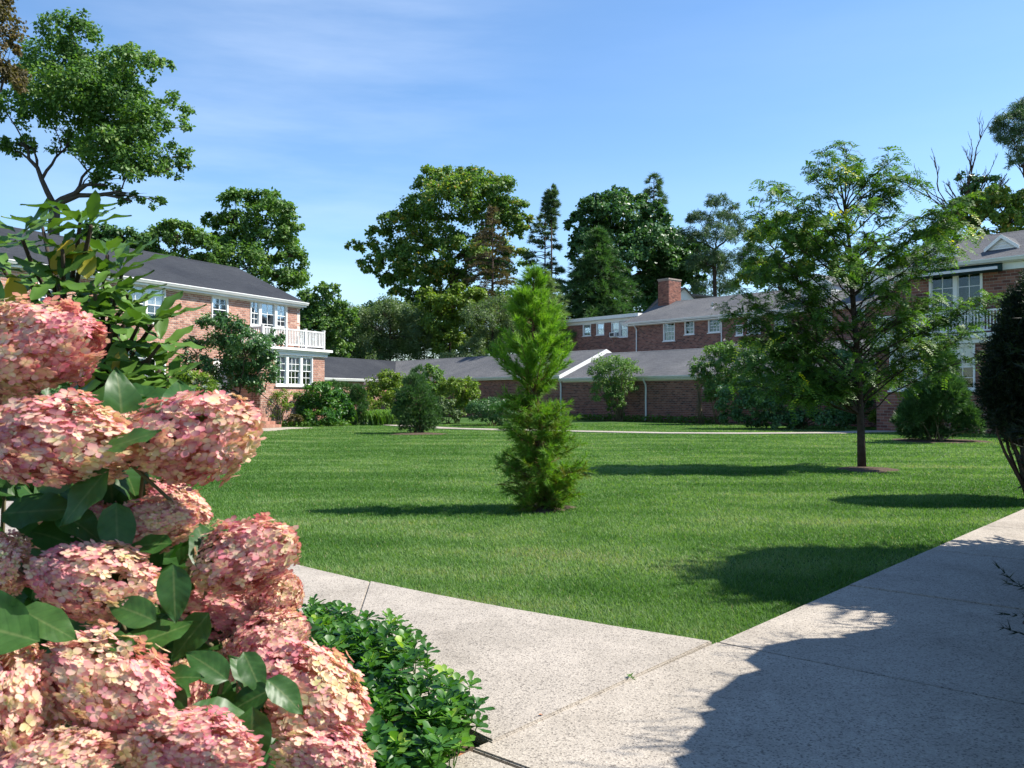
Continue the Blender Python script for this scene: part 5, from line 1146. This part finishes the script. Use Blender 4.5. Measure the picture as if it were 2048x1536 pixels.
def orient(d, up):
    x = Vector(d).normalized(); z = Vector(up)-x*Vector(up).dot(x); z = z.normalized() if z.length > 1e-4 else x.orthogonal().normalized(); y = z.cross(x)
    return Matrix((x, y, z)).transposed()
def put(me, name, parent, p, d, up, sc_=1.0):
    o = link(bpy.data.objects.new(name, me), parent); o.matrix_local = Matrix.LocRotScale(p, orient(d, up).to_quaternion(), (sc_, sc_, sc_)); return o

# ---- pink hydrangea: heads of four-petalled florets
def petal_mat():
    m = leaf_mat('hydrangea_petal', [(0.0, (0.38, 0.38, 0.12)), (0.2, (0.72, 0.60, 0.34)), (0.44, (0.74, 0.50, 0.38)), (0.66, (0.68, 0.31, 0.31)), (1.0, (0.52, 0.13, 0.19))], .30, .6, .2, (1.2, 1.0, .8), .3)
    return m
M['petal'] = petal_mat()
def flower_head(name, Ln, Rd, seed):
    """panicle along +X, base at the origin; lobed, blunt cone covered with florets"""
    r = np.random.default_rng(seed); nf = 900
    t = r.random(nf)**.85; th = r.uniform(0, 2*np.pi, nf)
    prof = lambda q: np.sin(np.pi*np.clip(q*.90+.07, 0, 1))**.55
    lob = 1+.13*np.sin(3*th+5*t+seed)+.10*np.sin(5*th-8*t+seed*2)
    lay = np.where(r.random(nf) < .72, r.uniform(.82, 1.10, nf), r.uniform(.5, .82, nf))
    rad = Rd*prof(t)*lob*lay
    C = np.stack([Ln*t*np.where(lay > .9, 1, .95), rad*np.cos(th), rad*np.sin(th)], 1)
    N = nrm(np.stack([(t-.42)*1.3, np.cos(th), np.sin(th)], 1)+r.normal(size=(nf, 3))*.36)
    A = nrm(np.cross(N, r.normal(size=(nf, 3)))); Bv = np.cross(N, A); ft = np.clip(.12+.42*r.random(nf)+.12*np.sin(6*t+seed), 0, 1)
    V, Fc, T = [], [], []; ps = .0094*r.uniform(.75, 1.25, nf)*(Rd/.095)**.25
    K = 0
    for k in range(4):
        a = k*np.pi/2+r.normal(0, .12, nf); d = A*np.cos(a)[:, None]+Bv*np.sin(a)[:, None]; s = np.cross(N, d); p = ps[:, None]*r.uniform(.8, 1.2, (nf, 1)); cup = r.uniform(-.15, .5, (nf, 1)); L_ = p*1.45
        q = [C+d*L_*.05, C+d*L_*.38-s*p*.48+N*p*cup*.25, C+d*L_*.80-s*p*.52+N*p*cup*.75, C+d*L_*1.08+N*p*cup*1.0, C+d*L_*.80+s*p*.52+N*p*cup*.75, C+d*L_*.38+s*p*.48+N*p*cup*.25]
        ctr = C+d*L_*.6+N*p*(cup*.35-.05)
        Q = np.stack(q+[ctr], 1); base = np.arange(nf)*7+K; K += nf*7
        for i in range(6): Fc.append(np.stack([base+i, base+(i+1) % 6, base+6], 1))
        V.append(Q.reshape(-1, 3)); pink = np.array([-.18, -.05, .14, .26, .14, -.05, -.0])
        T.append(np.clip(ft[:, None]+pink[None]*r.uniform(.5, 1.5, (nf, 1)), 0, 1).ravel())
    return np_mesh(name, np.concatenate(V), np.concatenate(Fc), M['petal'], np.concatenate(T), True)
def hydrangea():
    base = Vector((-.95, 1.35, 0)); root = empty('pink_hydrangea', base, 0, 'hydrangea bush with large pink and cream flower heads beside the pachysandra', 'shrub')
    hd = [ # px, py, half width px, half height px, depth, axis angle in the picture (0 = right, 90 = up)
        (85,692,135,98,1.42,5),(-10,760,80,70,1.46,170),(105,885,150,98,1.30,175),(400,870,132,100,1.36,8),(345,1005,85,48,1.52,-20),(315,1045,88,56,1.40,10),
        (165,1055,90,52,1.42,100),(180,1160,125,84,1.30,165),(-15,1130,65,70,1.28,180),(500,1112,108,80,1.40,12),(470,1222,120,66,1.50,-10),(545,1278,78,60,1.44,30),
        (620,1392,130,96,1.36,-25),(205,1362,132,102,1.20,150),(10,1400,85,130,1.16,200),(385,1500,145,90,1.18,-5),(655,1518,100,66,1.30,-20),(370,1370,52,56,1.34,60),
        (560,1190,50,52,1.48,40),(250,860,50,34,1.40,30),(500,1300,70,52,1.46,80),(90,1540,120,80,1.12,190)]
    var = [flower_head('flower_head', .19, .095, 3+7*k) for k in range(7)]
    st = MB(); lf = [leaf_mesh('leaf', .115, .064, M['hleaf'], 'ovate', c, f, t_, 8, .018) for c, f, t_ in ((.3, .25, .12), (.8, .35, .22), (.1, .15, .3), (1.2, .3, .18))]
    hp = []
    for i, (px, py, hw_, hh, Y, an) in enumerate(hd):
        c = at(px, py, Y); s = Y/F; a = R(an+random.uniform(-6, 6)); d = Vector((math.cos(a), random.uniform(-.25, .2), math.sin(a))).normalized()
        horiz = abs(math.cos(a)) > .7; Lh = 2*(hw_ if horiz else hh)*s; Rh = (hh if horiz else hw_)*s
        o = link(bpy.data.objects.new('flower_head', var[i % 7]), root); p = c-d*Lh*.5-base
        rot = orient(d, (0, 0, 1)) @ Matrix.Rotation(random.uniform(0, 6.28), 3, 'X')
        o.matrix_local = Matrix.LocRotScale(p, rot.to_quaternion(), (Lh/.203, Rh/.111, Rh/.111)); hp.append((p, d, Rh))
        g0 = Vector((random.uniform(-.15, .25), random.uniform(-.1, .25), 0)); k = p-d*.06+Vector((0, .16, -.14))
        st.tube([g0, g0.lerp(k, .5)+Vector((0, .12, .0)), k, p+d*Lh*.1, p+d*Lh*.7], [.007, .006, .004, .003, .002], 6)
        for j in range(2):
            t_ = random.random(); q = p-d*(.02+.05*t_)+Vector((0, .06, 0)); ang = random.uniform(0, 6.28)
            dd = d*.5+Vector((math.cos(ang), .3*math.sin(ang*2)+.1, math.sin(ang)*.7)); put(random.choice(lf), 'leaf', root, q, dd, Vector((random.uniform(-.2, .5), -.5, 1)), random.uniform(.8, 1.2))
    st.build('stems', M['twig'], root, True)
    vis = [(345,1110,1.26,(.15,-.25,-1),(.35,-1,.3),.9),(330,1250,1.22,(-.7,-.1,.35),(.3,-1,.6),.85),(190,905,1.22,(1,0,.35),(.1,-.6,1),.9),(235,915,1.24,(-.55,-.2,-.75),(-.3,-1,.6),1.1),
           (110,1290,1.1,(-1,-.1,.3),(.2,-.7,.9),1.25),(60,1290,1.12,(-.6,-.2,.9),(.4,-1,.2),.9),(350,1340,1.2,(-.1,-.2,-1),(.5,-1,.4),.9),(300,1370,1.2,(.9,-.2,.35),(0,-.6,1),.75),(470,1370,1.22,(-.8,-.2,.7),(.4,-1,.6),.8),
           (505,1390,1.2,(.05,-.2,-1),(.3,-1,.3),1.0),(520,1350,1.24,(.9,-.2,-.55),(.4,-.8,.8),.8),(480,1290,1.28,(.5,-.3,-.75),(.5,-1,.5),.75),(-20,1030,1.3,(1,-.1,.1),(.2,-.8,1),1.3),(30,1000,1.36,(-.3,-.2,1),(.4,-1,.2),1.3),(60,1000,1.38,(.6,-.1,.6),(.2,-1,.4),1.3),(360,1085,1.28,(-1,-.1,-.05),(.1,-.8,1),.7),(215,835,1.4,(1,0,.1),(.2,-.5,1),1.1),
           (330,800,1.5,(-1,0,.25),(.2,-.5,1),1.1),(280,830,1.46,(1,-.1,.25),(.1,-.6,1),1.0),(40,1060,1.3,(1,-.1,-.15),(.1,-.7,1),1.1),(90,1010,1.3,(1,0,-.5),(.2,-.8,1),1.0),(230,985,1.3,(.2,-.3,-1),(.5,-1,.3),1.0),(20,1210,1.14,(.9,-.1,-.4),(.1,-.8,1),.95),(640,1440,1.28,(.4,-.2,-.9),(.6,-1,.4),.8),(430,1210,1.3,(-.6,-.2,-.8),(.2,-1,.5),.9),(150,1290,1.16,(1,-.1,.1),(0,-.6,1),.8),(560,1370,1.26,(-.9,-.2,-.4),(.2,-.8,.8),.8)]
    for (px, py, Y, d, upv, s) in vis: put(random.choice(lf[:3]), 'leaf', root, at(px, py, Y+.04)-base, d, upv, s*.85)
    for k in range(330):                                    # the leafy inside of the bush
        px, py = random.uniform(-90, 600), random.uniform(780, 1540)
        if px > 275+(py-800)*.60: continue
        q = at(px, py, random.uniform(1.5, 1.85))-base; ang = random.uniform(0, 6.28); put(random.choice(lf), 'leaf', root, q, Vector((math.cos(ang), -.4, math.sin(ang)*.7-.2)), Vector((random.uniform(-.4, .6), -.6, 1)), random.uniform(.8, 1.3))
hydrangea()
# ---- rhododendron behind it
def rhododendron():
    base = Vector((-1.55, 2.15, 0)); root = empty('rhododendron', base, 0, 'leggy rhododendron with whorls of long green leaves behind the pink hydrangea', 'shrub')
    lf = [leaf_mesh('leaf', .10, .034, M['rhodo'], 'long', c, f, t_, 7, .012) for c, f, t_ in ((.25, .3, .1), (.6, .35, .2), (.0, .2, .32), (.9, .3, .25))]; ylf = leaf_mesh('leaf', .10, .05, M['rhodo'], 'long', .5, .3, .8, 7, .012)
    wh = [(45,480,8,1.0),(85,432,6,.75),(160,425,8,1.0),(182,430,5,1.0),(125,500,4,.7),(215,510,8,.85),(245,545,9,1.05),(255,590,5,.8),(118,570,8,1.0),(135,600,7,.95),(200,640,9,1.0),(225,650,6,.9),(275,655,9,1.1),(305,650,7,1.1),(300,720,9,.9),(270,700,6,.8),(215,690,7,.9),(180,755,8,.9),(240,765,9,1.0),(300,775,9,1.0),(340,760,5,.8),(150,690,7,.9),(95,650,5,.9),(20,560,6,1.0),(-20,500,6,1.0),(200,800,8,1.0),(270,810,8,1.0),(330,800,6,.9),(230,600,7,.9),(160,640,7,1.0),(190,590,6,.9),(260,620,7,.9),(60,560,6,.9),(320,690,6,.9),(260,740,7,.9),(150,740,7,1.0),(210,560,6,.85),(320,740,6,.9),(100,520,5,.8)]
    st = MB(); hubs = [at(190, 900, 2.15), at(120, 820, 2.1), at(240, 830, 2.1)]
    for (px, py, n, s) in wh:
        Y = random.uniform(1.85, 2.1); py += 22 if py < 460 else 0; c = at(px, py, Y)
        if py < 620 and px < 190: mid = at(px*.4+80, py+110, 2.05)
        else: mid = at(px*.5+100, py+50, 2.05)
        h = random.choice(hubs); st.tube(local([Vector((base.x, base.y, 0)), h.lerp(base, .35), h, h.lerp(mid, .6)+Vector((.01, 0, .01)), mid, c.lerp(mid, .4)+Vector((0, 0, -.012)), c], base), [.016, .012, .009, .007, .006, .005, .004], 6)
        ax = Vector((random.uniform(-.3, .4), random.uniform(-.5, .0), 1)).normalized(); a1 = ax.orthogonal().normalized(); a2 = ax.cross(a1); ph = random.uniform(0, 6)
        for k in range(n):
            th = ph+2*math.pi*k/n+random.uniform(-.2, .2); d = a1*math.cos(th)+a2*math.sin(th)+ax*random.uniform(.05, .8)
            put(random.choice(lf), 'leaf', root, c-base+ax*random.uniform(-.008, .012), d, ax, s*random.uniform(.8, 1.15))
    for (px, py, d) in ((150,470,(-.3,-.4,-1)),(165,475,(.3,-.4,-1)),(240,690,(.2,-.2,-1)),(180,700,(-.1,-.3,-1)),(245,745,(.5,-.3,-.4)),(25,540,(.3,-.3,-1)),(235,670,(.1,-.2,-1))): put(ylf, 'leaf', root, at(px, py, 1.95)-base, d, (.4, -1, .2), .95)
    st.build('stems', M['bark'], root, True)
rhododendron()
# ---- pachysandra carpet in the bed corner
def pachysandra():
    poly = [G(940, 1500), G(900, 1440), G(860, 1390), G(800, 1345), G(720, 1305), G(640, 1282), G(560, 1262), Vector((-2.6, 6.1, 0)), Vector((-4.5, 6.8, 0)), Vector((-4.5, 2.2, 0)), Vector((-.45, 2.2, 0))]
    pts = []; n = 5800
    P = np.stack([rng.uniform(-4.6, 0, n), rng.uniform(2.2, 6.9, n)], 1); P = P[inpoly(P, poly)]
    keep = (P[:, 0] > -2.3) | (rng.random(len(P)) < .12); P = P[keep]; k = len(P)
    h = rng.uniform(.10, .27, k); Vs, Fs, Ts = [], [], []; K = 0; tint = np.clip(rng.normal(.28, .15, k), 0, .6); young = rng.random(k) < .10; tint[young] = rng.uniform(.62, .85, young.sum())
    tilt = rng.normal(0, .22, (k, 2)); ax = nrm(np.column_stack([tilt, np.ones(k)])); base = np.column_stack([P, np.zeros(k)]); top = base+ax*h[:, None]
    st = np.stack([base-[.003, 0, 0], base+[.003, 0, 0], top+[.002, 0, 0], top-[.002, 0, 0]], 1).reshape(-1, 3); Vs.append(st); Fs.append(np.arange(len(st)).reshape(-1, 4)); Ts.append(np.full(len(st), .5)); K = len(st)
    for lay, (nl, ln, el) in enumerate(((6, .074, .2), (5, .058, .75))):
        ph = rng.uniform(0, 6.28, k)
        for j in range(nl):
            a = ph+j*6.283/nl+rng.normal(0, .15, k); e = el+rng.normal(0, .18, k); hz = np.column_stack([np.cos(a), np.sin(a), np.zeros(k)]); d = nrm(hz*np.cos(e)[:, None]+ax*np.sin(e)[:, None]); s = np.cross(ax, hz); nn = np.cross(d, s)
            L_ = (ln*rng.uniform(.75, 1.25, k))[:, None]; b = top+ax*(.012*lay)-ax*rng.uniform(0, .02, (k, 1)); dr = np.array([0, 0, -1.0])
            q = [b, b+d*L_*.35-s*L_*.12, b+d*L_*.72-s*L_*.30+dr*L_*.02, b+d*L_*.86-s*L_*.16, b+d*L_*1.0+dr*L_*.08, b+d*L_*.86+s*L_*.16, b+d*L_*.72+s*L_*.30+dr*L_*.02, b+d*L_*.35+s*L_*.12]
            mid = b+d*L_*.6-nrm(nn)*L_*.06
            Q = np.stack(q+[mid], 1).reshape(-1, 3); Vs.append(Q); o = np.arange(k)*9+K; K += len(Q); T_ = np.repeat(np.clip(tint+rng.normal(0, .06, k)+.06*lay, 0, 1), 9); Ts.append(T_)
            for i in range(0, 8, 2): Fs.append(np.stack([o+i, o+i+1, o+(i+2) % 8, o+8], 1))
    V = np.concatenate(Vs); V[:, 2] = np.maximum(V[:, 2], .008)
    tag(np_obj('pachysandra', V, np.concatenate(Fs), M['pachy'], None, np.concatenate(Ts)), 'carpet of glossy green pachysandra in the bed corner', 'ground cover', None, 'stuff')
pachysandra()
# ---- small things on the walks
fl = leaf_mesh('fallen_leaf', .085, .034, plain('dry_leaf', (.33, .13, .05), .8, .2, 20), 'ovate', .5, .35)
o = link(bpy.data.objects.new('fallen_leaf', fl)); p_ = G(915, 1527); o.location = (p_.x, p_.y, .03); o.rotation_euler = (.1, -.08, .1); tag(o, 'orange brown fallen leaf lying in the bed corner', 'leaf', 'fallen leaves')
o = link(bpy.data.objects.new('fallen_leaf', fl)); p_ = G(1078, 1457); o.location = (p_.x, p_.y, .062); o.rotation_euler = (.1, .1, .8); o.scale = (.4, .4, .4); tag(o, 'tiny brown fallen leaf in the walkway joint', 'leaf', 'fallen leaves')
def weed():
    c = G(1262, 1376); root = empty('weed', (c.x, c.y, .04), 0, 'tiny green weed sprouting from the walkway joint', 'plant')
    lm_ = leaf_mesh('leaf', .03, .014, M['pachy'], 'ovate', .3, .2, .5, 4)
    for k in range(9): a = k*.7; put(lm_, 'leaf', root, Vector((math.cos(a)*.006, math.sin(a)*.006, .004*k)), (math.cos(a), math.sin(a), .5+.1*k), (0, 0, 1), .8)
weed()
